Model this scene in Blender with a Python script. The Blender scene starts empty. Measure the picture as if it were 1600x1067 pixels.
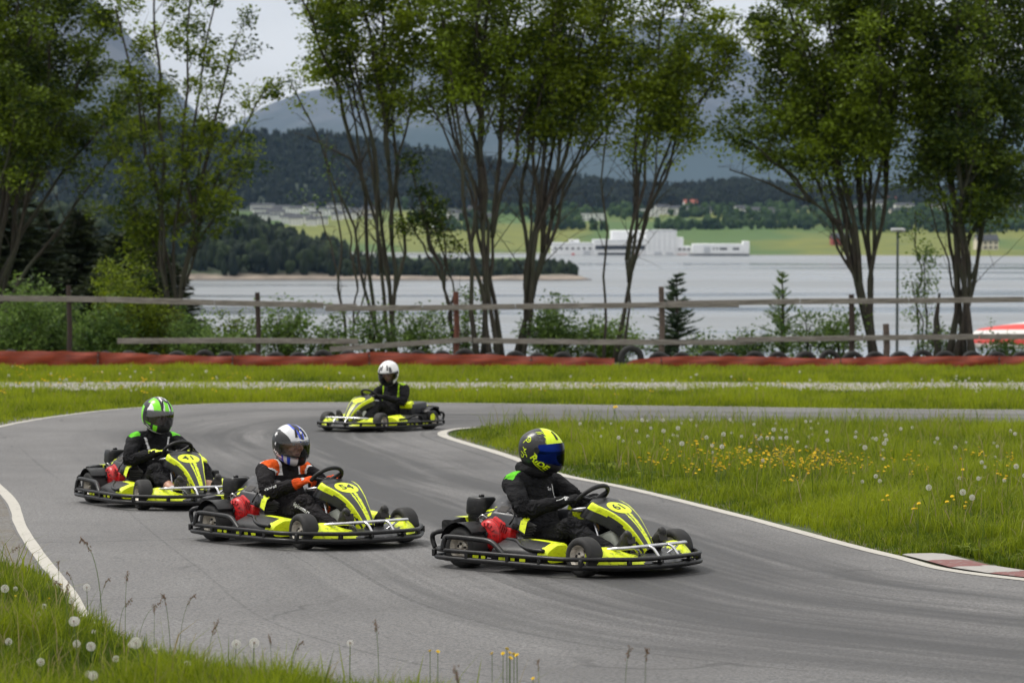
import bpy, bmesh, math, random
import numpy as np
from mathutils import Vector, Matrix, Euler, noise as mnoise
from mathutils.bvhtree import BVHTree

R = math.radians
rng = np.random.default_rng(7)
random.seed(7)
SC = bpy.context.scene
COL = SC.collection

# ------------------------------------------------------------------ camera
FPX, CX, CY = 4500.0, 800.0, 533.5          # focal length and centre in photograph pixels
HORIZON = 330.0
HC = 1.816                                   # eye height above the track
SLOPE = 137.0 / 4500.0                       # the site falls gently towards the fjord
PITCH = math.atan((CY - HORIZON) / FPX)
cam_d = bpy.data.cameras.new('camera')
cam = bpy.data.objects.new('camera', cam_d)
COL.objects.link(cam)
cam.location = (0, 0, HC)
cam.rotation_euler = (math.pi / 2 - PITCH, 0, 0)
cam_d.sensor_width = 36
cam_d.lens = FPX / 1600 * 36
cam_d.clip_start = 0.1
cam_d.clip_end = 60000
cam_d.dof.use_dof = True
cam_d.dof.focus_distance = 19.8
cam_d.dof.aperture_fstop = 4.6
SC.camera = cam

# ------------------------------------------------------------------ sky, sun, exposure
SUN_EL, SUN_AZ = R(55), R(292)               # azimuth clockwise from +Y
world = bpy.data.worlds.new('World')
SC.world = world
world.use_nodes = True
wt = world.node_tree
wt.nodes.clear()
w_out = wt.nodes.new('ShaderNodeOutputWorld')
w_bg = wt.nodes.new('ShaderNodeBackground')
w_bg.inputs['Strength'].default_value = 0.1
sky = wt.nodes.new('ShaderNodeTexSky')
sky.sky_type = 'NISHITA'
sky.sun_disc = False
sky.sun_elevation = SUN_EL
sky.sun_rotation = SUN_AZ
tc = wt.nodes.new('ShaderNodeTexCoord')
sep = wt.nodes.new('ShaderNodeSeparateXYZ')
wt.links.new(tc.outputs['Generated'], sep.inputs[0])
ramp = wt.nodes.new('ShaderNodeMapRange')     # overcast: zenith about twice as bright as the horizon
ramp.inputs['From Min'].default_value = 0.0
ramp.inputs['From Max'].default_value = 1.0
ramp.inputs['To Min'].default_value = 6.0
ramp.inputs['To Max'].default_value = 12.5
wt.links.new(sep.outputs['Z'], ramp.inputs['Value'])
wmap = wt.nodes.new('ShaderNodeMapping')
wmap.inputs['Scale'].default_value = (3, 3, 9)
wt.links.new(tc.outputs['Generated'], wmap.inputs['Vector'])
wn = wt.nodes.new('ShaderNodeTexNoise')
wn.inputs['Scale'].default_value = 1.6
wn.inputs['Detail'].default_value = 7
wt.links.new(wmap.outputs[0], wn.inputs['Vector'])
wr = wt.nodes.new('ShaderNodeMapRange')
wr.inputs['From Min'].default_value = 0.3
wr.inputs['From Max'].default_value = 0.7
wr.inputs['To Min'].default_value = 0.82
wr.inputs['To Max'].default_value = 1.15
wt.links.new(wn.outputs['Fac'], wr.inputs['Value'])
mul = wt.nodes.new('ShaderNodeMath'); mul.operation = 'MULTIPLY'
wt.links.new(ramp.outputs[0], mul.inputs[0]); wt.links.new(wr.outputs[0], mul.inputs[1])
tint = wt.nodes.new('ShaderNodeVectorMath'); tint.operation = 'SCALE'
tint.inputs[0].default_value = (1.02, 1.0, .97)
wt.links.new(mul.outputs[0], tint.inputs['Scale'])
wmix = wt.nodes.new('ShaderNodeMix'); wmix.data_type = 'RGBA'
wmix.inputs[0].default_value = 0.93
wt.links.new(sky.outputs[0], wmix.inputs[6])
wt.links.new(tint.outputs[0], wmix.inputs[7])
wt.links.new(wmix.outputs[2], w_bg.inputs['Color'])
wt.links.new(w_bg.outputs[0], w_out.inputs['Surface'])

sun_d = bpy.data.lights.new('sun', 'SUN')
sun_d.energy = 2.0
sun_d.angle = R(16)
sun_d.color = (1.0, 0.96, 0.9)
sun = bpy.data.objects.new('sun', sun_d)
COL.objects.link(sun)
sd = Vector((math.sin(SUN_AZ) * math.cos(SUN_EL), math.cos(SUN_AZ) * math.cos(SUN_EL), math.sin(SUN_EL)))
sun.rotation_euler = (-sd).to_track_quat('-Z', 'Y').to_euler()
sun.location = sd * 50

SC.view_settings.view_transform = 'Standard'
SC.view_settings.look = 'None'
SC.view_settings.exposure = 0.32
SC.view_settings.gamma = 1.0
SC.cycles.use_denoising = True
SC.cycles.max_bounces = 6
SC.cycles.diffuse_bounces = 3
SC.cycles.glossy_bounces = 3
SC.cycles.transmission_bounces = 4
SC.cycles.transparent_max_bounces = 8
SC.cycles.volume_bounces = 1
SC.cycles.sample_clamp_indirect = 4

# ------------------------------------------------------------------ pixel <-> place
_sp, _cp = math.sin(PITCH), math.cos(PITCH)

def ray(px, py):
    a, b = (px - CX) / FPX, (CY - py) / FPX
    return Vector((a, _cp + b * _sp, -_sp + b * _cp))

def at(px, py, depth):
    d = ray(px, py)
    return Vector((0, 0, HC)) + d * (depth / d.y)

def gz(y):
    """height of the mown site and its bank at distance y"""
    if y < 86: return -SLOPE * y
    z = -SLOPE * 86
    k = y - 86
    return max(z - 0.1 * k - 0.0009 * k * k, -46)

def on_ground(px, py):
    d = ray(px, py)
    t = HC / (-d.z - SLOPE * d.y)
    return Vector((0, 0, HC)) + d * t

# ------------------------------------------------------------------ scene bookkeeping
def link(o, parent=None):
    COL.objects.link(o)
    if parent is not None: o.parent = parent
    return o

def tag(o, label=None, cat=None, group=None, kind=None):
    if label: o['label'] = label
    if cat: o['category'] = cat
    if group: o['group'] = group
    if kind: o['kind'] = kind
    return o

def empty(name, loc=(0, 0, 0), rz=0):
    o = bpy.data.objects.new(name, None)
    o.empty_display_size = 0.2
    o.location = loc
    o.rotation_euler = (0, 0, rz)
    return link(o)

def copy_tree(o, parent=None):
    c = o.copy()
    COL.objects.link(c)
    c.parent = parent
    for ch in list(o.children): copy_tree(ch, c)
    return c

# ------------------------------------------------------------------ mesh builder
class MB:
    def __init__(s):
        s.v, s.f, s.m = [], [], []
    def add(s, verts, faces, mi=0):
        o = len(s.v)
        s.v.extend([tuple(v) for v in verts])
        s.f.extend([tuple(i + o for i in f) for f in faces])
        s.m.extend([mi] * len(faces) if isinstance(mi, int) else mi)
        return s
    def box(s, c, size, rot=None, bev=0.0, seg=2, mi=0, shear=None):
        bm = bmesh.new()
        bmesh.ops.create_cube(bm, size=1)
        for v in bm.verts:
            v.co = Vector((v.co.x * size[0], v.co.y * size[1], v.co.z * size[2]))
            if shear: v.co = shear(v.co)
        if bev: bmesh.ops.bevel(bm, geom=list(bm.edges), offset=bev, segments=seg, affect='EDGES', profile=0.5)
        M = Matrix.Translation(Vector(c)) @ (Euler(rot).to_matrix().to_4x4() if rot else Matrix())
        bm.verts.index_update()
        s.add([M @ v.co for v in bm.verts], [[v.index for v in f.verts] for f in bm.faces], mi)
        bm.free()
        return s
    def tube(s, pts, r, n=8, closed=False, mi=0, smooth=0, caps=True):
        P = [Vector(p) for p in pts]
        if smooth: P = catmull(P, smooth, closed)
        m = len(P)
        rs = r if hasattr(r, '__len__') else [r] * m
        if len(rs) != m:
            rs = np.interp(np.linspace(0, 1, m), np.linspace(0, 1, len(rs)), rs)
        verts, faces = [], []
        nrm = None
        for i in range(m):
            a, b = (P[i - 1], P[(i + 1) % m]) if closed else (P[max(i - 1, 0)], P[min(i + 1, m - 1)])
            t = (b - a)
            t = t.normalized() if t.length > 1e-9 else Vector((0, 0, 1))
            if nrm is None:
                nrm = t.orthogonal().normalized()
            nrm = nrm - t * nrm.dot(t)
            nrm = nrm.normalized() if nrm.length > 1e-6 else t.orthogonal().normalized()
            bi = t.cross(nrm)
            for k in range(n):
                a_ = 2 * math.pi * k / n
                verts.append(P[i] + (nrm * math.cos(a_) + bi * math.sin(a_)) * rs[i])
        for i in range(m if closed else m - 1):
            j = (i + 1) % m
            for k in range(n):
                l = (k + 1) % n
                faces.append((i * n + k, i * n + l, j * n + l, j * n + k))
        if caps and not closed:
            faces.append(tuple(range(n))[::-1]); faces.append(tuple((m - 1) * n + k for k in range(n)))
        return s.add(verts, faces, mi)
    def lathe(s, prof, n=24, M=None, mi=0, mis=None, caps=True):
        """profile of (radius, height) about local Z, moved by M; mis = one material per profile step"""
        M = M or Matrix()
        verts, faces, ms = [], [], []
        for (r, z) in prof:
            for k in range(n):
                a = 2 * math.pi * k / n
                verts.append(M @ Vector((r * math.cos(a), r * math.sin(a), z)))
        for i in range(len(prof) - 1):
            for k in range(n):
                l = (k + 1) % n
                faces.append((i * n + k, i * n + l, (i + 1) * n + l, (i + 1) * n + k))
                ms.append(mis[i] if mis else mi)
        for i, fl in ((0, True), (len(prof) - 1, False)):
            if caps and prof[i][0] > 1e-4:
                f = tuple(i * n + k for k in range(n))
                faces.append(f[::-1] if fl else f); ms.append(mis[max(i - 1, 0)] if mis else mi)
        return s.add(verts, faces, ms)
    def loft(s, rings, mi=0, caps=True, matf=None):
        n = len(rings[0])
        verts = [v for r in rings for v in r]
        faces = []
        for i in range(len(rings) - 1):
            for k in range(n):
                l = (k + 1) % n
                faces.append((i * n + k, i * n + l, (i + 1) * n + l, (i + 1) * n + k))
        if caps:
            faces.append(tuple(range(n))[::-1]); faces.append(tuple((len(rings) - 1) * n + k for k in range(n)))
        if matf:
            mi = [matf(sum((Vector(verts[j]) for j in f), Vector()) / len(f)) for f in faces]
        return s.add(verts, faces, mi)
    def grid(s, fn, nu, nv, matf=None, mi=0, keep=None):
        verts = [fn(i / nu, j / nv) for i in range(nu + 1) for j in range(nv + 1)]
        faces, ms = [], []
        for i in range(nu):
            for j in range(nv):
                u, v = (i + .5) / nu, (j + .5) / nv
                if keep and not keep(u, v): continue
                a = i * (nv + 1) + j
                faces.append((a, a + nv + 1, a + nv + 2, a + 1))
                ms.append(matf(u, v) if matf else mi)
        return s.add(verts, faces, ms)
    def ball(s, c, r, n=12, m=8, mi=0, rot=None):
        r = r if hasattr(r, '__len__') else (r, r, r)
        M = Matrix.Translation(Vector(c)) @ (Euler(rot).to_matrix().to_4x4() if rot else Matrix())
        verts = [M @ Vector((0, 0, -r[2]))]
        for i in range(1, m):
            p = -math.pi / 2 + math.pi * i / m
            for k in range(n):
                a = 2 * math.pi * k / n
                verts.append(M @ Vector((r[0] * math.cos(p) * math.cos(a), r[1] * math.cos(p) * math.sin(a), r[2] * math.sin(p))))
        verts.append(M @ Vector((0, 0, r[2])))
        faces = [(0, 1 + (k + 1) % n, 1 + k) for k in range(n)]
        for i in range(m - 2):
            for k in range(n):
                l = (k + 1) % n
                a = 1 + i * n
                faces.append((a + k, a + l, a + n + l, a + n + k))
        top = len(verts) - 1
        a = 1 + (m - 2) * n
        faces += [(a + k, a + (k + 1) % n, top) for k in range(n)]
        return s.add(verts, faces, mi)
    def mesh(s, name, mats, smooth=40):
        me = bpy.data.meshes.new(name)
        me.from_pydata(s.v, [], s.f)
        for m in (mats if isinstance(mats, (list, tuple)) else [mats]): me.materials.append(m)
        if len(me.polygons) == len(s.m): me.polygons.foreach_set('material_index', s.m)
        if smooth:
            me.shade_smooth()
            if smooth < 180: me.set_sharp_from_angle(angle=R(smooth))
        me.update()
        return me
    def build(s, name, mats, parent=None, smooth=40):
        return link(bpy.data.objects.new(name, s.mesh(name, mats, smooth)), parent)

def catmull(P, k, closed=False):
    P = [Vector(p) for p in P]
    n = len(P)
    out = []
    for i in range(n if closed else n - 1):
        if closed: p0, p1, p2, p3 = P[i - 1], P[i], P[(i + 1) % n], P[(i + 2) % n]
        else: p0, p1, p2, p3 = P[max(i - 1, 0)], P[i], P[i + 1], P[min(i + 2, n - 1)]
        for j in range(k):
            t = j / k
            out.append(0.5 * ((2 * p1) + (p2 - p0) * t + (2 * p0 - 5 * p1 + 4 * p2 - p3) * t * t + (3 * p1 - p0 - 3 * p2 + p3) * t ** 3))
    if not closed: out.append(P[-1])
    return out

def np_mesh(name, verts, tris=None, quads=None, mats=(), attrs=None, smooth=False):
    """fast mesh from arrays; attrs = {name: per-vertex floats}"""
    me = bpy.data.meshes.new(name)
    verts = np.asarray(verts, np.float32).reshape(-1, 3)
    parts, starts, tot = [], [], 0
    for arr, k in ((tris, 3), (quads, 4)):
        if arr is None or not len(arr): continue
        arr = np.asarray(arr, np.int32).reshape(-1, k)
        parts.append(arr.ravel()); starts.append(np.arange(len(arr), dtype=np.int32) * k + tot); tot += arr.size
    li, st = np.concatenate(parts), np.concatenate(starts)
    me.vertices.add(len(verts)); me.vertices.foreach_set('co', verts.ravel())
    me.loops.add(len(li)); me.loops.foreach_set('vertex_index', li)
    me.polygons.add(len(st)); me.polygons.foreach_set('loop_start', st)
    for m in mats: me.materials.append(m)
    if attrs:
        for k, a in attrs.items():
            me.attributes.new(k, 'FLOAT', 'POINT').data.foreach_set('value', np.asarray(a, np.float32))
    if smooth: me.polygons.foreach_set('use_smooth', np.ones(len(st), bool))
    me.update(calc_edges=True)
    return me

# ------------------------------------------------------------------ materials
def srgb(r, g, b):
    f = lambda c: c / 12.92 if c <= 0.04045 else ((c + 0.055) / 1.055) ** 2.4
    return (f(r / 255), f(g / 255), f(b / 255), 1)

class NT:
    """small helper round a material's node tree"""
    def __init__(s, name):
        s.mat = bpy.data.materials.new(name)
        s.mat.use_nodes = True
        s.t = s.mat.node_tree
        s.bsdf = s.t.nodes['Principled BSDF']
        s.out = s.t.nodes['Material Output']
    def n(s, kind, **kw):
        x = s.t.nodes.new('ShaderNode' + kind)
        for k, v in kw.items(): setattr(x, k, v)
        return x
    def l(s, a, b): s.t.links.new(a, b)
    def coord(s, which='Object', scale=(1, 1, 1)):
        t = s.n('TexCoord'); m = s.n('Mapping'); m.inputs['Scale'].default_value = scale
        s.l(t.outputs[which], m.inputs['Vector'])
        return m.outputs[0]
    def noise(s, vec, scale, detail=4, rough=0.55):
        x = s.n('TexNoise'); x.inputs['Scale'].default_value = scale; x.inputs['Detail'].default_value = detail
        x.inputs['Roughness'].default_value = rough
        if vec is not None: s.l(vec, x.inputs['Vector'])
        return x.outputs['Fac']
    def rng(s, val, a, b, c=0.0, d=1.0):
        x = s.n('MapRange'); s.l(val, x.inputs['Value'])
        for k, v in zip(('From Min', 'From Max', 'To Min', 'To Max'), (a, b, c, d)): x.inputs[k].default_value = v
        return x.outputs[0]
    def math(s, op, a, b=None):
        x = s.n('Math', operation=op)
        for i, v in enumerate((a, b)):
            if v is None: continue
            if isinstance(v, (int, float)): x.inputs[i].default_value = v
            else: s.l(v, x.inputs[i])
        return x.outputs[0]
    def mix(s, fac, a, b, mode='MIX'):
        x = s.n('Mix', data_type='RGBA', blend_type=mode)
        for k, v in ((0, fac), (6, a), (7, b)):
            if isinstance(v, (int, float)): x.inputs[k].default_value = v
            elif isinstance(v, tuple): x.inputs[k].default_value = v if len(v) == 4 else v + (1,)
            else: s.l(v, x.inputs[k])
        return x.outputs[2]
    def base(s, v):
        if isinstance(v, tuple): s.bsdf.inputs['Base Color'].default_value = v if len(v) == 4 else v + (1,)
        else: s.l(v, s.bsdf.inputs['Base Color'])
        return s
    def set(s, **kw):
        for k, v in kw.items():
            i = s.bsdf.inputs[k.replace('_', ' ')]
            if isinstance(v, (int, float, tuple)): i.default_value = v
            else: s.l(v, i)
        return s
    def bump(s, h, strength=0.3, dist=0.01):
        b = s.n('Bump'); b.inputs['Strength'].default_value = strength; b.inputs['Distance'].default_value = dist
        s.l(h, b.inputs['Height']); s.l(b.outputs[0], s.bsdf.inputs['Normal'])
        return s

def simple(name, col, rough=0.5, metal=0.0, var=0.25, scale=9, bump=0.0, spec=0.5):
    """principled surface with slight uneven dirt in its colour and gloss"""
    m = NT(name)
    v = m.coord()
    nz = m.noise(v, scale, 5)
    c = m.mix(m.rng(nz, 0.3, 0.75), tuple(x * (1 - var) for x in col[:3]), tuple(min(1, x * (1 + var * .6)) for x in col[:3]))
    m.base(c).set(Roughness=m.rng(nz, 0.3, 0.7, max(0, rough - .1), min(1, rough + .12)), Metallic=metal)
    m.bsdf.inputs['Specular IOR Level'].default_value = spec
    if bump: m.bump(m.noise(v, scale * 6, 3), bump, 0.005)
    return m.mat

def leaf_mat(name, dark, light, trans=0.35, rough=0.55, third=None):
    """leaf faces: colour spread by the per-leaf attribute 'tint'"""
    m = NT(name)
    a = m.n('Attribute'); a.attribute_name = 'tint'
    c = m.mix(a.outputs['Fac'], dark, light)
    if third: c = m.mix(m.rng(a.outputs['Fac'], 0.93, 0.97), c, third)
    m.base(c).set(Roughness=rough)
    m.bsdf.inputs['Specular IOR Level'].default_value = 0.25
    tr = m.n('BsdfTranslucent'); m.l(c, tr.inputs['Color'])
    mx = m.n('MixShader'); mx.inputs[0].default_value = trans
    m.l(m.bsdf.outputs[0], mx.inputs[1]); m.l(tr.outputs[0], mx.inputs[2]); m.l(mx.outputs[0], m.out.inputs['Surface'])
    return m.mat
# ================================================================== THE SETTING
# ---- track edges as pairs of stations (outer, inner), metres on the site plan
STATIONS = [((12, 8.6), (15, 10.9)), ((9, 9.5), (11, 12.9)), ((4, 9.9), (6, 15.7)), ((0, 12.0), (3.32, 18.66)), ((-1.95, 14.6), (2.72, 20.4)),
            ((-2.97, 18.45), (2.0, 23.9)), ((-3.9, 22.5), (1.22, 27.4)), ((-4.64, 26.1), (.53, 29.9)),
            ((-6.1, 32), (0, 33.4)), ((-7.2, 37.3), (-.72, 37.4)), ((-7.35, 41), (-.86, 38.8)),
            ((-7.0, 45.1), (-.78, 39.8)), ((-6.2, 48.2), (-.5, 40.4)), ((-4.5, 50.3), (0, 40.6)),
            ((-1.1, 50.2), (1.5, 40.9)), ((3.5, 48.4), (4, 41.2)), ((8.55, 47.0), (9, 40.6)), ((20, 45.8), (20, 39.6)), ((34, 44.6), (34, 38.6))]
OUT = catmull([Vector((a[0], a[1], 0)) for a, b in STATIONS], 14)
INN = catmull([Vector((b[0], b[1], 0)) for a, b in STATIONS], 14)

def site(x, y, up=0.0): return (x, y, gz(y) + up)

# ---- ground: one sheet to the horizon
def ground_material():
    m = NT('soil_and_turf')
    v = m.coord()
    big = m.noise(v, 0.35, 6); fine = m.noise(v, 14, 6, .7)
    soil = m.mix(m.rng(fine, .35, .7), (.075, .058, .038), (.20, .17, .13))
    turf = m.mix(m.rng(fine, .3, .7), (.030, .050, .010), (.070, .095, .022))
    m.base(m.mix(m.rng(big, .40, .52), soil, turf)).set(Roughness=.95)
    m.bump(fine, .8, .03)
    return m.mat
b = MB()
ys = [-60, -10, 0, 20, 40, 60, 84, 86, 90, 95, 100, 110, 120, 140, 160, 190, 220, 260, 330, 500, 1000, 3000, 7500, 18000]
xs = [-11000, -5000, -1500, -400, -120, -40, 0, 40, 120, 400, 1500, 5000, 11000]
vs = [site(x, y, -0.012) for y in ys for x in xs]
nx = len(xs)
b.add(vs, [(j * nx + i, j * nx + i + 1, (j + 1) * nx + i + 1, (j + 1) * nx + i) for j in range(len(ys) - 1) for i in range(nx - 1)])
tag(b.build('ground', ground_material(), smooth=0), kind='structure')

# ---- asphalt: strip with uv so that wear follows the bend
def asphalt_material():
    m = NT('old_asphalt')
    v = m.coord()
    uv = m.n('UVMap').outputs[0]
    mp = m.n('Mapping'); mp.inputs['Scale'].default_value = (0.055, 24, 1); m.l(uv, mp.inputs['Vector'])
    streak = m.noise(mp.outputs[0], 2.2, 6, .62)
    mp2 = m.n('Mapping'); mp2.inputs['Scale'].default_value = (0.10, 6, 1); m.l(uv, mp2.inputs['Vector'])
    broad = m.noise(mp2.outputs[0], 1.3, 4)
    sp = m.n('SeparateXYZ'); m.l(uv, sp.inputs[0])
    fc = m.n('FloatCurve')                                   # where across the width the tyres run
    cv = fc.mapping.curves[0]
    cv.points[0].location = (0, 0.02); cv.points[1].location = (1, .08)
    for p in ((.14, .08), (.30, .42), (.50, .78), (.68, 1.0), (.80, .92), (.92, .32)): cv.points.new(*p)
    fc.mapping.update()
    m.l(sp.outputs['Y'], fc.inputs['Value'])
    rub = m.math('MULTIPLY', fc.outputs[0], m.rng(streak, .40, .66))
    rub = m.math('ADD', m.math('MULTIPLY', rub, .46), m.math('MULTIPLY', fc.outputs[0], m.math('MULTIPLY', m.rng(broad, .36, .66), .95)))
    rub = m.math('MINIMUM', m.math('MULTIPLY', rub, 1.25), .92)
    grit = m.noise(v, 52, 3, .8)
    grit2 = m.noise(v, 22, 4, .7)
    patch = m.noise(v, .55, 5)
    c = m.mix(m.rng(grit, .36, .66), (.070, .0695, .071), (.245, .242, .241))
    c = m.mix(m.math('MULTIPLY', m.rng(grit2, .40, .66), .35), c, (.175, .165, .153))
    c = m.mix(m.math('MULTIPLY', m.rng(patch, .42, .68), .45), c, (.085, .083, .083))
    c = m.mix(m.math('MULTIPLY', rub, .9), c, (.028, .028, .029))
    vor = m.n('TexVoronoi', feature='DISTANCE_TO_EDGE'); vor.inputs['Scale'].default_value = .26
    wv = m.n('TexNoise'); wv.inputs['Scale'].default_value = 1.1; wv.inputs['Detail'].default_value = 4; m.l(v, wv.inputs['Vector'])
    ad = m.n('Mix', data_type='RGBA', blend_type='ADD'); ad.inputs[0].default_value = .8; m.l(v, ad.inputs[6]); m.l(wv.outputs['Color'], ad.inputs[7])
    m.l(ad.outputs[2], vor.inputs['Vector'])
    crack = m.math('MULTIPLY', m.rng(vor.outputs['Distance'], .001, .007, 1, 0), m.rng(patch, .44, .58, 0, .55))
    mp3 = m.n('Mapping'); mp3.inputs['Scale'].default_value = (.022, 46, 1); m.l(uv, mp3.inputs['Vector'])
    skid = m.math('MULTIPLY', m.rng(m.noise(mp3.outputs[0], 1.0, 2), .655, .69, 0, .55), m.rng(grit2, .35, .6))
    c = m.mix(skid, c, (.03, .03, .031))
    c = m.mix(crack, c, (.045, .044, .044))
    m.base(c).set(Roughness=m.rng(rub, 0, .9, .88, .66))
    m.bsdf.inputs['Specular IOR Level'].default_value = .35
    m.bump(m.math('SUBTRACT', grit, m.math('MULTIPLY', crack, 1.2)), .55, .006)
    return m.mat
NV = 18
n = len(OUT)
arc = [0.0]
mid = [(OUT[i] + INN[i]) / 2 for i in range(n)]
for i in range(1, n): arc.append(arc[-1] + (mid[i] - mid[i - 1]).length)
verts, uvs = [], []
for i in range(n):
    for j in range(NV + 1):
        p = OUT[i].lerp(INN[i], j / NV)
        verts.append(site(p.x, p.y)); uvs.append((arc[i], j / NV))
faces = [(i * (NV + 1) + j, i * (NV + 1) + j + 1, (i + 1) * (NV + 1) + j + 1, (i + 1) * (NV + 1) + j) for i in range(n - 1) for j in range(NV)]
me = bpy.data.meshes.new('track')
me.from_pydata(verts, [], faces)
me.materials.append(asphalt_material())
ul = me.uv_layers.new(name='UVMap')
for l in me.loops: ul.data[l.index].uv = uvs[l.vertex_index]
tag(link(bpy.data.objects.new('track', me)), kind='structure')

# ---- worn shoulder outside the left line
b = MB(); vs = []
k0 = [i for i in range(n) if OUT[i].x < -2.2 and OUT[i].y < 44]
for i in k0:
    d = (OUT[i] - INN[i]).normalized()
    for w in (-.05, .5, 1.5 + .2 * math.sin(i)):
        p = OUT[i] + d * w; vs.append(site(p.x, p.y, -.003))
b.add(vs, [(3 * i + j, 3 * i + j + 1, 3 * i + j + 4, 3 * i + j + 3) for i in range(len(k0) - 1) for j in (0, 1)])
m = NT('gritty_shoulder'); v = m.coord(); g = m.noise(v, 40, 4, .7); g2 = m.noise(v, 3, 4)
m.base(m.mix(m.rng(g2, .4, .6), m.mix(m.rng(g, .35, .65), (.075, .072, .068), (.20, .192, .18)), m.mix(m.rng(g, .35, .65), (.075, .066, .054), (.18, .165, .14)))).set(Roughness=.95).bump(g, .6, .01)
tag(b.build('track_shoulder', m.mat, smooth=0), kind='structure')

# ---- painted edge lines
def paint_material(name, col, wear=.5):
    m = NT(name)
    v = m.coord()
    g = m.noise(v, 30, 5, .7); p = m.noise(v, 2.5, 4)
    k = m.math('ADD', m.math('MULTIPLY', g, .65), m.math('MULTIPLY', p, .35))
    m.base(m.mix(m.rng(k, wear, wear + .12), col, (.20, .19, .18))).set(Roughness=.75)
    return m.mat
line_white = paint_material('worn_white_paint', (.42, .40, .355), .54)
def strip_mesh(edge, inset0, inset1, up, toward):
    b = MB(); vs = []
    for i in range(len(edge)):
        d = (toward[i] - edge[i]).normalized()
        for k in (inset0, inset1):
            p = edge[i] + d * (k + .010 * mnoise.noise(Vector((i * .31, k * 9, 2))))
            vs.append(site(p.x, p.y, up))
    b.add(vs, [(2 * i, 2 * i + 1, 2 * i + 3, 2 * i + 2) for i in range(len(edge) - 1)])
    return b
tag(strip_mesh(OUT, .02, .128, .004, INN).build('track_edge_marking', line_white, smooth=0), kind='structure')
tag(strip_mesh(INN, .02, .15, .004, OUT).build('track_edge_marking', line_white, smooth=0), kind='structure')

# ---- red and white kerb just inside the line at the right
kerb_red = paint_material('worn_red_paint', (.17, .062, .056), .54)
kerb_white = paint_material('kerb_white_paint', (.32, .305, .285), .54)
b = MB()
kin = [i for i in range(n) if 2.62 < INN[i].x < 8.5 and INN[i].y < 21.2] 
kp = catmull([INN[i] for i in kin], 4)
pts, acc, last = [kp[0]], 0, kp[0]
for p in kp[1:]:
    if (p - pts[-1]).length >= .47: pts.append(p)
st = min(range(len(pts)), key=lambda i: abs(pts[i].x - 2.72))
pts = pts[::-1]
for i in range(len(pts) - 1):
    a, c = pts[i], pts[i + 1]
    t = (c - a).normalized(); nn = Vector((-t.y, t.x, 0))
    if nn.y < 0: nn = -nn
    prof = [(.05, .002), (.09, .008), (.25, .014), (.33, .010), (.35, -.03)]
    sk = t * .16
    vs = []
    for q, s_ in ((a, 0), (c, 0)):
        for (o, h) in prof:
            w = q + nn * o + sk * (o / .42)
            vs.append(site(w.x, w.y, h))
    m_ = len(prof)
    b.add(vs, [(k, k + 1, m_ + k + 1, m_ + k) for k in range(m_ - 1)], (i + 1) % 2)
tag(b.build('kerb', [kerb_red, kerb_white], smooth=0), kind='structure')

# ---- pale gravel path beyond the far side of the track
def gravel_material():
    m = NT('pale_gravel'); v = m.coord()
    g = m.noise(v, 26, 4, .7)
    m.base(m.mix(m.rng(g, .35, .65), (.17, .155, .14), (.42, .395, .37))).set(Roughness=.95)
    m.bump(g, .8, .02)
    return m.mat
b = MB(); vs = []
for i in range(41):
    x = -24 + i * 1.2
    w = .18 * math.sin(x * .7) + .12 * math.sin(x * 2.1)
    yc = 59.3 - .018 * x
    vs += [site(x, yc - 3.2 + w, .004), site(x, yc + 3.4 + w * .6, .004)]
b.add(vs, [(2 * i, 2 * i + 2, 2 * i + 3, 2 * i + 1) for i in range(40)])
tag(b.build('path', gravel_material(), smooth=0), kind='structure')

# ---- the fjord
WATER_Z = HC - 30.0
def water_material():
    m = NT('fjord_water')
    v = m.coord('Object', (1, 1, 1))
    m1 = m.coord('Object', (.0019, .012, 1)); m2 = m.coord('Object', (.02, .12, 1)); m3 = m.coord('Object', (.25, .6, 1))
    band = m.noise(m1, 1.0, 5, .55); rip = m.noise(m2, 1.0, 5, .6); fine = m.noise(m3, 1.0, 3)
    h = m.math('ADD', m.math('MULTIPLY', rip, .7), m.math('MULTIPLY', fine, .3))
    bp = m.n('Bump'); bp.inputs['Distance'].default_value = 1.0
    m.l(h, bp.inputs['Height'])
    m.l(m.rng(band, .40, .58, .03, .62), bp.inputs['Strength'])
    m.l(bp.outputs[0], m.bsdf.inputs['Normal'])
    m.base((.11, .125, .135)).set(Roughness=m.rng(band, .40, .58, .10, .48), IOR=2.0)
    return m.mat
b = MB()
b.add([(-9000, 150, WATER_Z), (9000, 150, WATER_Z), (9000, 17500, WATER_Z), (-9000, 17500, WATER_Z)], [(0, 1, 2, 3)])
tag(b.build('water', water_material(), smooth=0), kind='structure')

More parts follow.
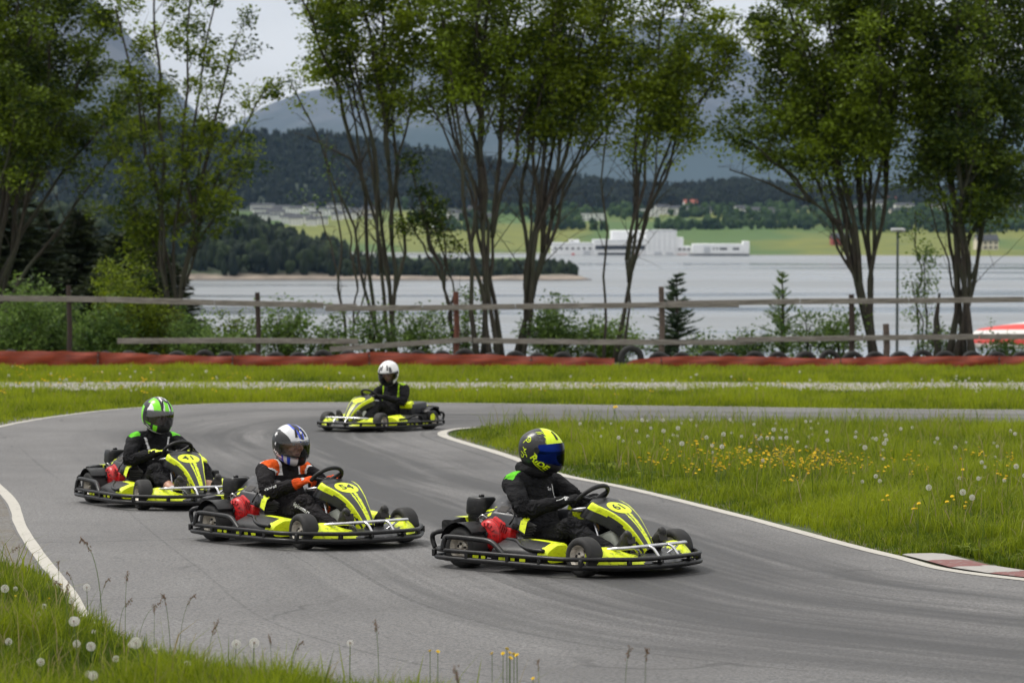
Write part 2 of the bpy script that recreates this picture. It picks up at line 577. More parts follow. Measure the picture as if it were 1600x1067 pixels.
# ---- far land. Each sheet is laid out in rows at a real distance; py_of gives its skyline seen from the track
def prof(pts):
    xs_, ys_ = zip(*pts)
    return lambda px: float(np.interp(px, xs_, ys_))
def land_z(px, py, d): return at(px, py, d).z
class Land:
    """terrain sheet through rows (distance, height profile given as seen from the track)"""
    def __init__(s, rows, px0, px1, step, rough=0.0, rough_scale=.01):
        s.rows, s.rough, s.rs = rows, rough, rough_scale
        s.px0, s.px1, s.step = px0, px1, step
    def z(s, px, d):
        rows = s.rows
        zs = [at(px, r[1](px), r[0]).z for r in rows]
        ds = [r[0] for r in rows]
        base = float(np.interp(d, ds, zs))
        if s.rough:
            x = (px - CX) / FPX * d
            base += s.rough * mnoise.fractal(Vector((x * s.rs, d * s.rs, 3.1)), .9, 2.1, 6) * min(1, max(0, (d - ds[0]) / (ds[1] - ds[0] + 1e-6))) * (.25 if d < 2000 else 1)
        return base
    def point(s, px, d): return Vector(((px - CX) / FPX * d, d, s.z(px, d)))
    def build(s, name, mat, sub=4):
        ds = []
        for i in range(len(s.rows) - 1):
            a, c = s.rows[i][0], s.rows[i + 1][0]
            ds += list(np.linspace(a, c, sub, endpoint=False))
        ds.append(s.rows[-1][0])
        pxs = list(np.arange(s.px0, s.px1 + 1, s.step))
        vs = [s.point(p, d) for d in ds for p in pxs]
        k = len(pxs)
        b = MB().add(vs, [(j * k + i, j * k + i + 1, (j + 1) * k + i + 1, (j + 1) * k + i) for j in range(len(ds) - 1) for i in range(k - 1)])
        return tag(b.build(name, mat, smooth=180), kind='structure')

flat = lambda v: (lambda px: v)
shore_far = prof([(-900, 405), (860, 405), (1000, 404), (1200, 401), (1600, 395), (2600, 390)])
RIDGE = prof([(-900, 190), (-100, 195), (100, 192), (230, 200), (330, 214), (420, 222), (490, 216), (560, 226), (640, 240), (720, 252), (800, 268), (880, 285),
              (960, 298), (1060, 302), (1150, 292), (1250, 304), (1400, 308), (1600, 300), (2600, 290)])
near_bay = prof([(-900, 405.5), (840, 406), (930, 440), (2600, 440)])
far_land = Land([(1650, lambda p: near_bay(p) + 12), (1700, near_bay), (1930, lambda p: min(shore_far(p) + 2.0, near_bay(p) - 5) if p < 900 else shore_far(p) + 2.0), (1960, lambda p: shore_far(p) - 3), (2120, prof([(-900, 392), (600, 392), (900, 388), (1200, 384), (1400, 388), (2600, 385)])),
                 (2350, prof([(-900, 372), (500, 372), (900, 366), (1200, 364), (1600, 372), (2600, 372)])),
                 (2600, prof([(-900, 345), (500, 352), (900, 344), (1200, 346), (1600, 342), (2600, 340)])),
                 (2850, prof([(-900, 318), (400, 322), (900, 328), (1200, 322), (1600, 325), (2600, 320)])),
                 (3300, RIDGE), (3900, lambda p: RIDGE(p) + 25)], -900, 2600, 25, 3.0, .006)
def fields_material():
    m = NT('hay_fields'); v = m.coord()
    v2 = m.coord('Object', (1, .35, 1))
    big = m.noise(v2, .0045, 3); fine = m.noise(v, .05, 5)
    c = m.mix(m.rng(big, .44, .52), (.045, .098, .007), (.125, .140, .010))
    c = m.mix(m.math('MULTIPLY', m.rng(fine, .45, .7), .5), c, (.030, .068, .012))
    geo = m.n('NewGeometry'); sp = m.n('SeparateXYZ'); m.l(geo.outputs['Position'], sp.inputs[0])
    rock = m.rng(sp.outputs['Z'], WATER_Z + .05, WATER_Z + .5, 1, 0)
    c = m.mix(rock, c, (.20, .18, .16))
    wood = m.rng(sp.outputs['Y'], 2760, 2800)
    m.base(m.mix(wood, c, (.020, .034, .014))).set(Roughness=.95)
    return m.mat
far_land.build('far_shore_terrain', fields_material(), 5)

HEAD = prof([(-900, 330), (200, 350), (330, 356), (400, 368), (470, 394), (560, 415), (640, 423), (740, 424), (860, 426), (905, 433), (935, 446), (980, 452)])
def rock_shore():
    m = NT('forest_floor_and_shore_rock'); v = m.coord()
    fine = m.noise(v, .12, 6, .65)
    geo = m.n('NewGeometry'); sp = m.n('SeparateXYZ'); m.l(geo.outputs['Position'], sp.inputs[0])
    z = m.math('ADD', sp.outputs['Z'], m.math('MULTIPLY', fine, 5))
    rock = m.rng(z, WATER_Z + 4.2, WATER_Z + 5.6, 1, 0)
    c = m.mix(rock, (.028, .042, .016), m.mix(m.rng(fine, .35, .65), (.10, .082, .064), (.31, .255, .20)))
    wet = m.rng(sp.outputs['Z'], WATER_Z + .2, WATER_Z + .9, 1, 0)
    m.base(m.mix(wet, c, (.05, .045, .04))).set(Roughness=.9)
    return m.mat
head_shore = prof([(-900, 441), (300, 440), (860, 438), (940, 440.5), (980, 452)])
headland = Land([(1240, head_shore), (1265, lambda p: head_shore(p) - (8 if p < 900 else 8 * max(0, (945 - p) / 45))), (1330, lambda p: min(head_shore(p) - 4, HEAD(p) + 12) if p < 930 else head_shore(p) + 3),
                 (1480, HEAD), (1760, lambda p: HEAD(p) + 60)], -900, 980, 14, 3.5, .03)
headland.build('headland_terrain', rock_shore(), 6)

# ---- mountains across the fjord
def mountain_material(name, snow):
    m = NT(name); v = m.coord()
    geo = m.n('NewGeometry'); sp = m.n('SeparateXYZ'); m.l(geo.outputs['Position'], sp.inputs[0])
    nz = m.noise(v, .0012, 8, .62); nz2 = m.noise(m.coord('Object', (1, 1, .25)), .0034, 8, .68)
    h = m.math('ADD', sp.outputs['Z'], m.math('MULTIPLY', m.math('SUBTRACT', nz, .5), 760))
    c = m.mix(m.rng(h, 300, 600), (.014, .026, .014), m.mix(m.rng(nz2, .35, .68), (.035, .036, .036), (.105, .105, .105)))
    if snow: c = m.mix(m.math('MULTIPLY', m.rng(h, 690, 930), m.rng(nz2, .62, .66)), c, (.45, .47, .50))
    m.base(c).set(Roughness=.95)
    return m.mat
M1 = prof([(-2500, 150), (-1200, -150), (-300, -190), (0, -120), (150, -20), (250, 85), (310, 158), (345, 196), (372, 214), (420, 240), (600, 270), (900, 290)])
mtn_left = Land([(9400, lambda p: 330), (10100, lambda p: .55 * 300 + .45 * M1(p)), (11300, lambda p: .12 * 290 + .88 * M1(p)), (12000, M1), (13000, lambda p: M1(p) + 110)], -2600, 900, 22, 110, .0009)
M2 = prof([(-600, 330), (100, 300), (330, 232), (374, 212), (420, 180), (470, 150), (540, 128), (620, 92), (720, 70), (840, 62), (960, 40), (1060, 38), (1130, 62), (1200, 104), (1290, 146), (1400, 152), (1520, 118), (1700, 90), (2100, 120), (3200, 180)])
mtn_mid = Land([(12600, lambda p: 322), (13700, lambda p: .6 * 300 + .4 * M2(p)), (15100, lambda p: .2 * 290 + .8 * M2(p)), (16200, M2), (17600, lambda p: M2(p) + 90)], -600, 3200, 22, 125, .00075)
mtn_left.build('mountains', mountain_material('steep_mountainside', False), 7)
mtn_mid.build('mountains', mountain_material('rocky_mountain_with_snow', True), 7)

# ---- air over the fjord
hz = NT('humid_air')
hz.t.nodes.remove(hz.bsdf)
pv = hz.n('VolumePrincipled')
pv.inputs['Color'].default_value = (.40, .63, 1.0, 1)
pv.inputs['Density'].default_value = 0.0000185
pv.inputs['Anisotropy'].default_value = 0.0
hz.l(pv.outputs[0], hz.out.inputs['Volume'])
b = MB().box((0, 8900, 700), (25000, 18800, 1500))
tag(b.build('haze', hz.mat, smooth=0), kind='stuff')
# ================================================================== VEGETATION
def ico_blob(n_lat=3, n_lon=6):
    vs = [(0, 0, -1)]
    for i in range(1, n_lat):
        p = -math.pi / 2 + math.pi * i / n_lat
        for k in range(n_lon):
            a = 2 * math.pi * (k + .5 * (i % 2)) / n_lon
            vs.append((math.cos(p) * math.cos(a), math.cos(p) * math.sin(a), math.sin(p)))
    vs.append((0, 0, 1))
    fs = [(0, 1 + (k + 1) % n_lon, 1 + k) for k in range(n_lon)]
    for i in range(n_lat - 2):
        a = 1 + i * n_lon
        for k in range(n_lon):
            l = (k + 1) % n_lon
            fs += [(a + k, a + l, a + n_lon + l), (a + k, a + n_lon + l, a + n_lon + k)]
    a = 1 + (n_lat - 2) * n_lon
    fs += [(a + k, a + (k + 1) % n_lon, len(vs) - 1) for k in range(n_lon)]
    return np.array(vs, np.float32), np.array(fs, np.int32)

BLOB_V, BLOB_F = ico_blob(4, 7)

def wood_mesh(name, land, spots, mats, conifer=.5, hmin=8, hmax=15):
    """a far wood seen as one mass: each tree a jittered cone or a heap of small crowns"""
    V, T, A, M = [], [], [], []
    off = 0
    for (px, d, s) in spots:
        p = land.point(px, d)
        h = random.uniform(hmin, hmax) * s
        t = random.random()
        if random.random() < conifer:
            parts = [((0, 0, h * .30), (h * .20, h * .20, h * .36)), ((0, 0, h * .60), (h * .13, h * .13, h * .40))]; t *= .45
        else:
            parts = [((random.uniform(-.16, .16) * h, random.uniform(-.16, .16) * h, h * random.uniform(.40, .74)), (h * random.uniform(.2, .3),) * 2 + (h * random.uniform(.22, .30),)) for _ in range(3)]
            parts.append(((0, 0, h * .3), (h * .26, h * .26, h * .33)))
        for (c, r) in parts:
            v = BLOB_V * (1 + rng.uniform(-.28, .28, (len(BLOB_V), 1)).astype(np.float32)) * np.array(r, np.float32) + np.array(c, np.float32) + np.array(p, np.float32)
            V.append(v); T.append(BLOB_F + off); off += len(v)
            A.append(np.clip(np.full(len(v), t) + rng.uniform(-.18, .18, len(v)), 0, .9))
    return np_mesh(name, np.concatenate(V), tris=np.concatenate(T), mats=mats, attrs={'tint': np.concatenate(A)})

pine_far = leaf_mat('dark_far_pinewood', (.003, .007, .004), (.013, .022, .008), .1, .9)
leafy_far = leaf_mat('mixed_far_woodland', (.010, .026, .008), (.042, .080, .016), .1, .9)
spots = []
for _ in range(9500):
    d = 2800 + 520 * random.random() ** .8
    spots.append((random.uniform(-150, 1750), d, 1.0))
tag(link(bpy.data.objects.new('hillside_forest', wood_mesh('hillside_forest', far_land, spots, [pine_far], .75, 9, 15))), 'dark wooded ridge across the fjord behind the houses', 'forest', kind='stuff')
spots = []
for _ in range(5200):
    px = random.uniform(380, 1750); d = random.uniform(2130, 2800)
    band = mnoise.noise(Vector((px * .011, d * .006, 4.0)))
    if d < 2400: continue
    if d < 2610 and px < 1120 and band < .08: continue
    if px < 640 and d < 2790: continue
    if band > (-.45 if px > 1120 else -.12): spots.append((px, d, random.uniform(.55, 1.0)))
tag(link(bpy.data.objects.new('village_woodland', wood_mesh('village_woodland', far_land, spots, [leafy_far], .2, 8, 13))), 'green garden trees between the houses across the fjord', 'woodland', kind='stuff')
spots = []
for _ in range(3800):
    px = random.uniform(-200, 900); d = random.uniform(1266, 1560)
    if px > 560 and mnoise.noise(Vector((px * .02, d * .02, 1))) < -.05 and d < 1330: continue
    spots.append((px, d, random.uniform(.7, 1.0) if px < 540 else random.uniform(.38, .68)))
tag(link(bpy.data.objects.new('headland_forest', wood_mesh('headland_forest', headland, spots, [leaf_mat('headland_trees', (.004, .010, .004), (.030, .048, .012), .1, .9)], .55, 8, 14))), 'dark mixed wood on the headland above the pale shore rocks', 'forest', kind='stuff')

# ------------------------------------------------------------------ grass
def inside(poly, P):
    x, y = P[:, 0], P[:, 1]
    r = np.zeros(len(P), bool)
    px, py = np.array([p[0] for p in poly]), np.array([p[1] for p in poly])
    j = len(poly) - 1
    for i in range(len(poly)):
        c = ((py[i] > y) != (py[j] > y)) & (x < (px[j] - px[i]) * (y - py[i]) / (py[j] - py[i] + 1e-12) + px[i])
        r ^= c; j = i
    return r
def dist_to(line, P):
    L = np.array([(p[0], p[1]) for p in line])
    out = np.full(len(P), 1e9)
    for a, c in zip(L[:-1], L[1:]):
        ab = c - a
        t = np.clip(((P - a) @ ab) / (ab @ ab + 1e-12), 0, 1)
        out = np.minimum(out, np.hypot(*(P - a - t[:, None] * ab).T))
    return out
OUT2 = [(p.x, p.y) for p in OUT[::3]]; INN2 = [(p.x, p.y) for p in INN[::3]]
TRACK_POLY = OUT2 + INN2[::-1]
def noise2(P, s, seed=0):
    return np.array([mnoise.noise(Vector((x * s, y * s, seed))) for x, y in P])

def scatter(y0, y1, dens, xpad=2.8, near=None):
    w = .178 * y1 + xpad
    N = int(dens * (y1 - y0) * 2 * w)
    P = np.column_stack([rng.uniform(-w, w, N), rng.uniform(y0, y1, N)])
    return P[np.abs(P[:, 0]) < .185 * P[:, 1] + xpad]

grass_green = leaf_mat('meadow_grass', (.052, .098, .005), (.315, .375, .014), .40, .6, (.30, .25, .12))
def blades(P, h, w, tint, name, label, lean=.5):
    N = len(P)
    a = rng.uniform(0, 2 * np.pi, N); l = rng.uniform(.1, 1, N) * lean
    dx, dy = np.cos(a) * l * h, np.sin(a) * l * h
    b = rng.uniform(0, 2 * np.pi, N) * .35 + 0
    wx, wy = np.cos(b) * w / 2, np.sin(b) * w / 2
    z = np.array([gz(y) for y in P[:, 1]]) - .012
    V = np.empty((N, 5, 3), np.float32)
    V[:, 0] = np.column_stack([P[:, 0] - wx, P[:, 1] - wy, z]); V[:, 1] = np.column_stack([P[:, 0] + wx, P[:, 1] + wy, z])
    mx, my, mz = P[:, 0] + dx * .35, P[:, 1] + dy * .35, z + h * .6
    V[:, 2] = np.column_stack([mx - wx * .75, my - wy * .75, mz]); V[:, 3] = np.column_stack([mx + wx * .75, my + wy * .75, mz])
    V[:, 4] = np.column_stack([P[:, 0] + dx, P[:, 1] + dy, z + h * (1 - .35 * l)])
    i = np.arange(N, dtype=np.int32)[:, None] * 5
    me = np_mesh(name, V, tris=np.concatenate([i + 2, i + 3, i + 4], 1), quads=np.concatenate([i, i + 1, i + 3, i + 2], 1), mats=[grass_green], attrs={'tint': np.repeat(tint, 5)})
    return tag(link(bpy.data.objects.new(name, me)), label, 'grass', kind='stuff')

def meadow(P, d_edge, hgt, wid, name, label, lush=0.0, lean=.5):
    k = np.column_stack([P])
    n1, n2 = noise2(P, .55, 2.0), noise2(P, 2.3, 5.0)
    keep = (d_edge > .02 + .16 * np.abs(n2) + .10 * n1) & (rng.random(len(P)) < np.clip(.30 + d_edge * 1.5, 0, 1))
    P, n1, n2, d_edge = P[keep], n1[keep], n2[keep], d_edge[keep]
    h = hgt * np.clip(.28 + d_edge * .75, .2, 1) * rng.uniform(.45, 1.15, len(P)) * np.clip(1 + .75 * n1 + .60 * n2, .25, 2.2)
    t = np.clip(.40 + lush + .60 * n1 + .45 * n2 + rng.normal(0, .19, len(P)), 0, .90)
    dry = rng.random(len(P)) < .022
    t[dry] = 1.0; h[dry] *= 1.25
    w = wid * rng.uniform(.6, 1.3, len(P)); w[dry] *= .6
    return blades(P, np.maximum(h, .02), w, t, name, label, lean)

inf_poly = INN2 + [(40, 45)]
def infield_pts(y0, y1, dens):
    P = scatter(y0, y1, dens)
    P = P[inside(INN2 + [(40, 37), (40, 8)], P) & ~inside(TRACK_POLY, P)]
    return P
KERBY = lambda P: (dist_to(INN2, P) > .44) | (P[:, 1] > 20.4) | (P[:, 0] < 2.7)
Pi = np.concatenate([infield_pts(14, 22, 5200), infield_pts(22, 28, 3000), infield_pts(28, 34, 1900), infield_pts(34, 42, 1300)]); Pi = Pi[KERBY(Pi)]
meadow(Pi, dist_to(INN2, Pi), .20, .0085, 'infield_grass', 'tall meadow grass filling the inside of the bend', .04, .75)

Pf = scatter(11.2, 20.5, 6500, .8)
Pf = Pf[~inside(TRACK_POLY, Pf) & ~inside(INN2 + [(40, 37), (40, 8)], Pf) & (Pf[:, 1] < 24)]
Pf = Pf[(Pf[:, 0] < 4) & (Pf[:, 1] < 19.0 + .5 * noise2(Pf, 1.5, 8.0))]
meadow(Pf, dist_to(OUT2, Pf) + np.where(Pf[:, 1] < 17.0, .50, .06), .23, .0075, 'verge_grass', 'long grass on the near verge beside the white line', -.17, .6)

Pb = np.concatenate([scatter(38, 52, 620, 2.5), scatter(52, 64, 420, 2.5), scatter(64, 76.5, 330, 2.5)])
far_side = ~inside(TRACK_POLY, Pb) & ~inside(INN2 + [(40, 37), (40, 8)], Pb)
pathd = np.abs(Pb[:, 1] - (59.3 - .018 * Pb[:, 0])) - 3.0
far_side &= (pathd > .5 * noise2(Pb, .8, 3.0)) | (rng.random(len(Pb)) < .30)
Pb, pathd = Pb[far_side], pathd[far_side]
meadow(Pb, np.minimum(np.minimum(dist_to(OUT2, Pb), np.maximum(pathd, .25)), (76.2 - Pb[:, 1]) * .35), .17, .017, 'far_verge_grass', 'grass strip between the track and the red barrier', .16, .5)

# broad leaves low in the meadow
def leaf_rosettes(P, name, label, size):
    V, T, A = [], [], []
    off = 0
    for (x, y) in P:
        z = gz(y)
        for k in range(random.randint(5, 9)):
            a = random.uniform(0, 6.28); L = size * random.uniform(.6, 1.3); w = L * .22; up = random.uniform(.35, 1.1)
            d = Vector((math.cos(a), math.sin(a), 0)); s_ = Vector((-d.y, d.x, 0)) * w
            c = Vector((x, y, z))
            pts = [c, c + d * L * .5 + Vector((0, 0, up * L * .6)) - s_, c + d * L * .5 + Vector((0, 0, up * L * .6)) + s_, c + d * L + Vector((0, 0, up * L * .55))]
            V += pts; T += [(off, off + 1, off + 2), (off + 1, off + 3, off + 2)]; A += [random.uniform(.05, .55)] * 4
            off += 4
    return tag(link(bpy.data.objects.new(name, np_mesh(name, [tuple(v) for v in V], tris=T, mats=[grass_green], attrs={'tint': A}))), label, 'weeds', kind='stuff')
Pt = infield_pts(14, 42, 75); Pt = Pt[(dist_to(INN2, Pt) > .5) & (noise2(Pt, .9, 11.0) > -.15)]
blades(Pt, rng.uniform(.22, .48, len(Pt)), rng.uniform(.007, .013, len(Pt)), np.where(rng.random(len(Pt)) < .14, 1.0, rng.uniform(.1, .85, len(Pt))), 'tussock_grass', 'taller loose grass stems over the infield meadow', .85)
Pt = scatter(11.2, 19, 130, .8); Pt = Pt[~inside(TRACK_POLY, Pt) & (Pt[:, 0] < .3) & (dist_to(OUT2, Pt) > .12)]
blades(Pt, rng.uniform(.20, .42, len(Pt)), rng.uniform(.005, .010, len(Pt)), np.where(rng.random(len(Pt)) < .2, 1.0, rng.uniform(.1, .8, len(Pt))), 'tussock_grass', 'taller loose grass stems over the near verge', .8)
Pw = infield_pts(17, 40, 20); Pw = Pw[(dist_to(INN2, Pw) > .5)]
leaf_rosettes(Pw, 'weed_leaves', 'broad dock and dandelion leaves among the infield grass', .10)
Pw = Pf[rng.random(len(Pf)) < .0009]
leaf_rosettes(Pw, 'verge_weed_leaves', 'broad dandelion leaves in the near verge grass', .11)

# ------------------------------------------------------------------ wild flowers: each one an object, sharing a few meshes
stem_mat = simple('flower_stem', (.09, .14, .03), .7)
puff_mat = NT('dandelion_seed_down'); puff_mat.base((.76, .74, .70)).set(Roughness=.9)
tr = puff_mat.n('BsdfTranslucent'); tr.inputs['Color'].default_value = (.6, .59, .55, 1)
mxs = puff_mat.n('MixShader'); mxs.inputs[0].default_value = .45
puff_mat.l(puff_mat.bsdf.outputs[0], mxs.inputs[1]); puff_mat.l(tr.outputs[0], mxs.inputs[2]); puff_mat.l(mxs.outputs[0], puff_mat.out.inputs['Surface'])
puff_mat = puff_mat.mat
petal_mat = simple('yellow_petals', (.85, .60, .01), .6, var=.12)
seed_mat = simple('brown_seed_head', (.16, .09, .05), .9)
def puff_mesh(h, r, lean, nray=64):
    b = MB()
    top = Vector((lean, lean * .4, h))
    b.tube([(0, 0, -.02), (lean * .3, lean * .1, h * .55), top], [.0028, .0024, .002], 5, mi=0, smooth=3)
    b.ball(top, .006, 6, 5, mi=1)
    for k in range(nray):
        z = 1 - 2 * (k + .5) / nray; a = k * 2.39996
        d = Vector((math.sqrt(1 - z * z) * math.cos(a), math.sqrt(1 - z * z) * math.sin(a), z))
        o = d.orthogonal().normalized(); q = d.cross(o)
        c = top + d * r
        b.add([top + d * .004, c + o * .0006, c - o * .0006], [(0, 1, 2)], 2)
        for j in range(5):
            e = o * math.cos(j * 1.2566) + q * math.sin(j * 1.2566); e2 = o * math.cos(j * 1.2566 + .5) + q * math.sin(j * 1.2566 + .5)
            b.add([c, c + e * r * .30 + d * .003, c + e2 * r * .20 + d * .003], [(0, 1, 2)], 2)
    return b.mesh('dandelion_clock', [stem_mat, seed_mat, puff_mat], 0)
def yellow_mesh(h, r, heads):
    b = MB()
    for k in range(heads):
        a = random.uniform(0, 6.28); o = 0 if heads == 1 else random.uniform(.01, .07)
        hh = h * random.uniform(.82, 1.08); top = Vector((math.cos(a) * o, math.sin(a) * o, hh))
        b.tube([(0, 0, -.02), (top.x * .3, top.y * .3, hh * .55), top], .0016, 4, mi=0)
        tilt = Vector((random.uniform(-.5, .5), random.uniform(-.9, .2), 1)).normalized()
        o1 = tilt.orthogonal().normalized(); o2 = tilt.cross(o1)
        for lay, (rr, cup) in enumerate(((1, .35), (.7, .7))):
            for j in range(7):
                a1 = j * .8976 + lay * .45
                e = o1 * math.cos(a1) + o2 * math.sin(a1); s_ = o1 * math.cos(a1 + 1.57) + o2 * math.sin(a1 + 1.57)
                b.add([top, top + e * r * rr * .6 + s_ * r * .3 + tilt * r * cup * .4, top + e * r * rr + tilt * r * cup, top + e * r * rr * .6 - s_ * r * .3 + tilt * r * cup * .4], [(0, 1, 2, 3)], 1)
        b.ball(top + tilt * r * .2, r * .28, 6, 4, mi=1)
    return b.mesh('buttercup', [stem_mat, petal_mat], 0)
PUFFS = [puff_mesh(.30, .020, .02), puff_mesh(.24, .018, -.03), puff_mesh(.36, .022, .04), puff_mesh(.20, .016, .01)]
YELLOW = [yellow_mesh(.27, .021, 1), yellow_mesh(.31, .019, 3), yellow_mesh(.23, .021, 3)]
def plant_flower(name, mesh, x, y, s, label, cat, group):
    o = bpy.data.objects.new(name, mesh)
    o.location = site(x, y); o.scale = (s, s, s); o.rotation_euler = (0, 0, random.uniform(0, 6.28))
    link(o); tag(o, label, cat, group)
def flowers_at(pixels, meshes, name, label, cat, group, hfac):
    """pixels of flower heads; the head stands a stem's height over the ground it grows from"""
    for (px, py) in pixels:
        k = random.randrange(len(meshes)); me_ = meshes[k]
        s = random.uniform(.62, 1.0)
        h = max(v.co.z for v in me_.vertices) * s * hfac
        d = ray(px, py); t = (HC - h) / (-d.z - SLOPE * d.y); p = Vector((0, 0, HC)) + d * t
        while inside(TRACK_POLY, np.array([[p.x, p.y]]))[0] and p.y < 45 and s < 2.2:      # taller until it is rooted on the verge
            s *= 1.08; h *= 1.08; t = (HC - h) / (-d.z - SLOPE * d.y); p = Vector((0, 0, HC)) + d * t
        if inside(TRACK_POLY, np.array([[p.x, p.y]]))[0]: continue
        plant_flower(name, me_, p.x, p.y, s, label, cat, group)
near_clocks = [(22, 918), (58, 958), (107, 968), (122, 968), (137, 915), (114, 938), (144, 985), (146, 1008), (182, 1028), (136, 1052), (140, 1055), (200, 1005), (224, 1003),
               (248, 1015), (290, 1036), (322, 1030), (350, 1046), (365, 1003), (395, 1000), (8, 918), (72, 945), (12, 1000), (280, 1045), (60, 1030), (256, 1050), (118, 1003)]
flowers_at(near_clocks, PUFFS, 'dandelion', 'white dandelion clock in the near verge grass', 'flower', 'dandelion clocks in the near verge', .95)
inf_clocks = [(1195, 683), (1207, 684), (1215, 683), (1229, 683), (1340, 682), (1312, 705), (1378, 716), (1382, 702), (1427, 724), (1348, 751), (1365, 742), (1376, 750), (1490, 698), (1510, 690), (1552, 691), (1533, 721),
              (1542, 729), (1556, 713), (1563, 718), (1571, 750), (1501, 746), (1512, 768), (1516, 775), (1594, 728), (1597, 741), (1574, 732), (1525, 746), (1452, 761), (1130, 697), (1115, 706), (1155, 681), (1134, 697), (1173, 703), (1190, 718),
              (1260, 697), (1268, 668), (1268, 678), (1240, 670), (1228, 670), (1139, 655), (1128, 677), (1106, 682), (1060, 692), (1010, 680), (1037, 655), (992, 672), (970, 668), (955, 661), (940, 668), (975, 688), (1362, 683), (1342, 694), (1358, 698),
              (1295, 687), (1539, 766), (1535, 745), (1462, 690), (1040, 672), (905, 661), (1065, 668), (1090, 664), (1003, 655), (930, 672), (1105, 655), (1080, 655), (1000, 690), (1018, 668)]
flowers_at(inf_clocks, PUFFS, 'dandelion', 'white dandelion clock standing in the infield meadow', 'flower', 'dandelion clocks in the infield', .95)
inf_clocks2 = [(random.uniform(900, 1600), random.gauss(676, 17)) for _ in range(48)]
flowers_at([p for p in inf_clocks2 if 655 < p[1] < 705], PUFFS, 'dandelion', 'white dandelion clock standing in the infield meadow', 'flower', 'dandelion clocks in the infield', .95)
yl = [(random.gauss(1195, 75), random.gauss(714, 11)) for _ in range(95)] + [(random.gauss(1290, 25), random.gauss(717, 7)) for _ in range(25)] + [(random.gauss(1100, 60), random.gauss(705, 12)) for _ in range(22)] \
   + [(random.uniform(1000, 1590), random.gauss(722, 16)) for _ in range(52)] + [(1435, 786), (1515, 786), (1485, 775), (1150, 784), (1490, 780), (978, 724), (1018, 715), (1045, 733)]
flowers_at([p for p in yl if 660 < p[1] < 800 and p[0] > 930], YELLOW, 'buttercup', 'yellow buttercup flowering in the infield meadow', 'flower', 'buttercups in the infield', .95)
far_clocks = [(random.uniform(0, 1600), random.gauss(597, 7)) for _ in range(120)] + [(161, 580), (233, 581), (532, 582), (186, 583), (205, 588), (18, 572), (300, 585), (567, 587), (80, 583)]
flowers_at(far_clocks, [puff_mesh(.32, .022, .02, 40), puff_mesh(.38, .026, .05, 40)], 'dandelion', 'white dandelion clock beyond the far edge of the track', 'flower', 'dandelion clocks beyond the track', .95)
far_y = [(random.uniform(0, 260), random.gauss(585, 12)) for _ in range(40)] + [(random.uniform(260, 1600), random.gauss(602, 14)) for _ in range(30)] + [(28, 655), (50, 650), (98, 642), (150, 637)]
flowers_at(far_y, [yellow_mesh(.24, .022, 3), yellow_mesh(.20, .024, 2)], 'buttercup', 'yellow buttercup flowering beyond the far edge of the track', 'flower', 'buttercups beyond the track', .95)
flowers_at([(672, 1017), (684, 1018), (769, 1021), (786, 1021), (792, 1014), (796, 1020), (797, 1027), (803, 1022), (808, 1023), (833, 1060)], [yellow_mesh(.30, .011, 1), yellow_mesh(.34, .010, 1)], 'buttercup', 'yellow buttercup on a thin stem at the near track edge', 'flower', 'buttercups in the near verge', .97)
flowers_at([(24, 930), (77, 934), (95, 912)], [yellow_mesh(.2, .012, 1)], 'buttercup', 'small yellow buttercup low in the left verge grass', 'flower', 'buttercups low in the left verge', .97)
flowers_at([(546, 1003)], [puff_mesh(.32, .012, .01, 60)], 'dandelion', 'half closed white dandelion head alone at the near track edge', 'flower', None, .97)

# reddish seed stalks over the verge
def seed_stalk_mesh(h, lean):
    b = MB()
    top = Vector((lean, lean * .3, h))
    path = [(0, 0, -.02), (lean * .15, 0, h * .5), (lean * .5, lean * .1, h * .85), top]
    b.tube(path, [.0022, .0016, .001], 4, mi=0, smooth=4)
    P = catmull(path, 8)
    for i in range(int(len(P) * .72), len(P)):
        for k in range(3):
            b.ball(P[i] + Vector((random.gauss(0, .006), random.gauss(0, .006), random.gauss(0, .01))), (.0022, .0022, .007), 5, 4, mi=1, rot=(random.uniform(-.5, .5), random.uniform(-.5, .5), 0))
    return b.mesh('seed_stalk', [stem_mat, seed_mat], 0)
STALKS = [seed_stalk_mesh(.48, .10), seed_stalk_mesh(.40, -.06), seed_stalk_mesh(.36, .16), seed_stalk_mesh(.50, .03)]
flowers_at([(160, 842), (195, 893), (185, 930), (268, 925), (278, 930), (90, 880), (592, 970), (320, 970), (2, 850), (240, 945), (112, 905), (120, 895), (150, 905), (102, 912), (975, 1010), (1010, 1008), (720, 1040), (840, 1035), (425, 990), (452, 1000), (213, 940)], STALKS, 'seed_stalk', 'reddish seeding grass stalk rising over the near verge', 'grass stalk', 'seed stalks over the near verge', .98)

# ------------------------------------------------------------------ trees and shrubs beyond the barrier
bark = NT('grey_brown_bark')
v = bark.coord('Object', (6, 6, 1.2)); nz = bark.noise(v, 3, 6, .65); big = bark.noise(bark.coord(), .9, 3)
bark.base(bark.mix(bark.rng(big, .4, .65), bark.mix(bark.rng(nz, .35, .7), (.020, .016, .013), (.070, .058, .046)), (.050, .055, .034))).set(Roughness=.92).bump(nz, .7, .02)
bark = bark.mat
leaf_ash = leaf_mat('fresh_tree_leaves', (.024, .056, .005), (.260, .340, .018), .46, .5)
leaf_dark = leaf_mat('deep_green_tree_leaves', (.014, .034, .005), (.205, .290, .015), .32, .5)
leaf_shrub = leaf_mat('shrub_leaves', (.030, .075, .014), (.200, .310, .060), .35, .5)
needle = leaf_mat('dark_needles', (.009, .017, .005), (.040, .056, .013), .12, .7)
needle2 = leaf_mat('blue_green_needles', (.022, .050, .028), (.10, .15, .07), .12, .7)

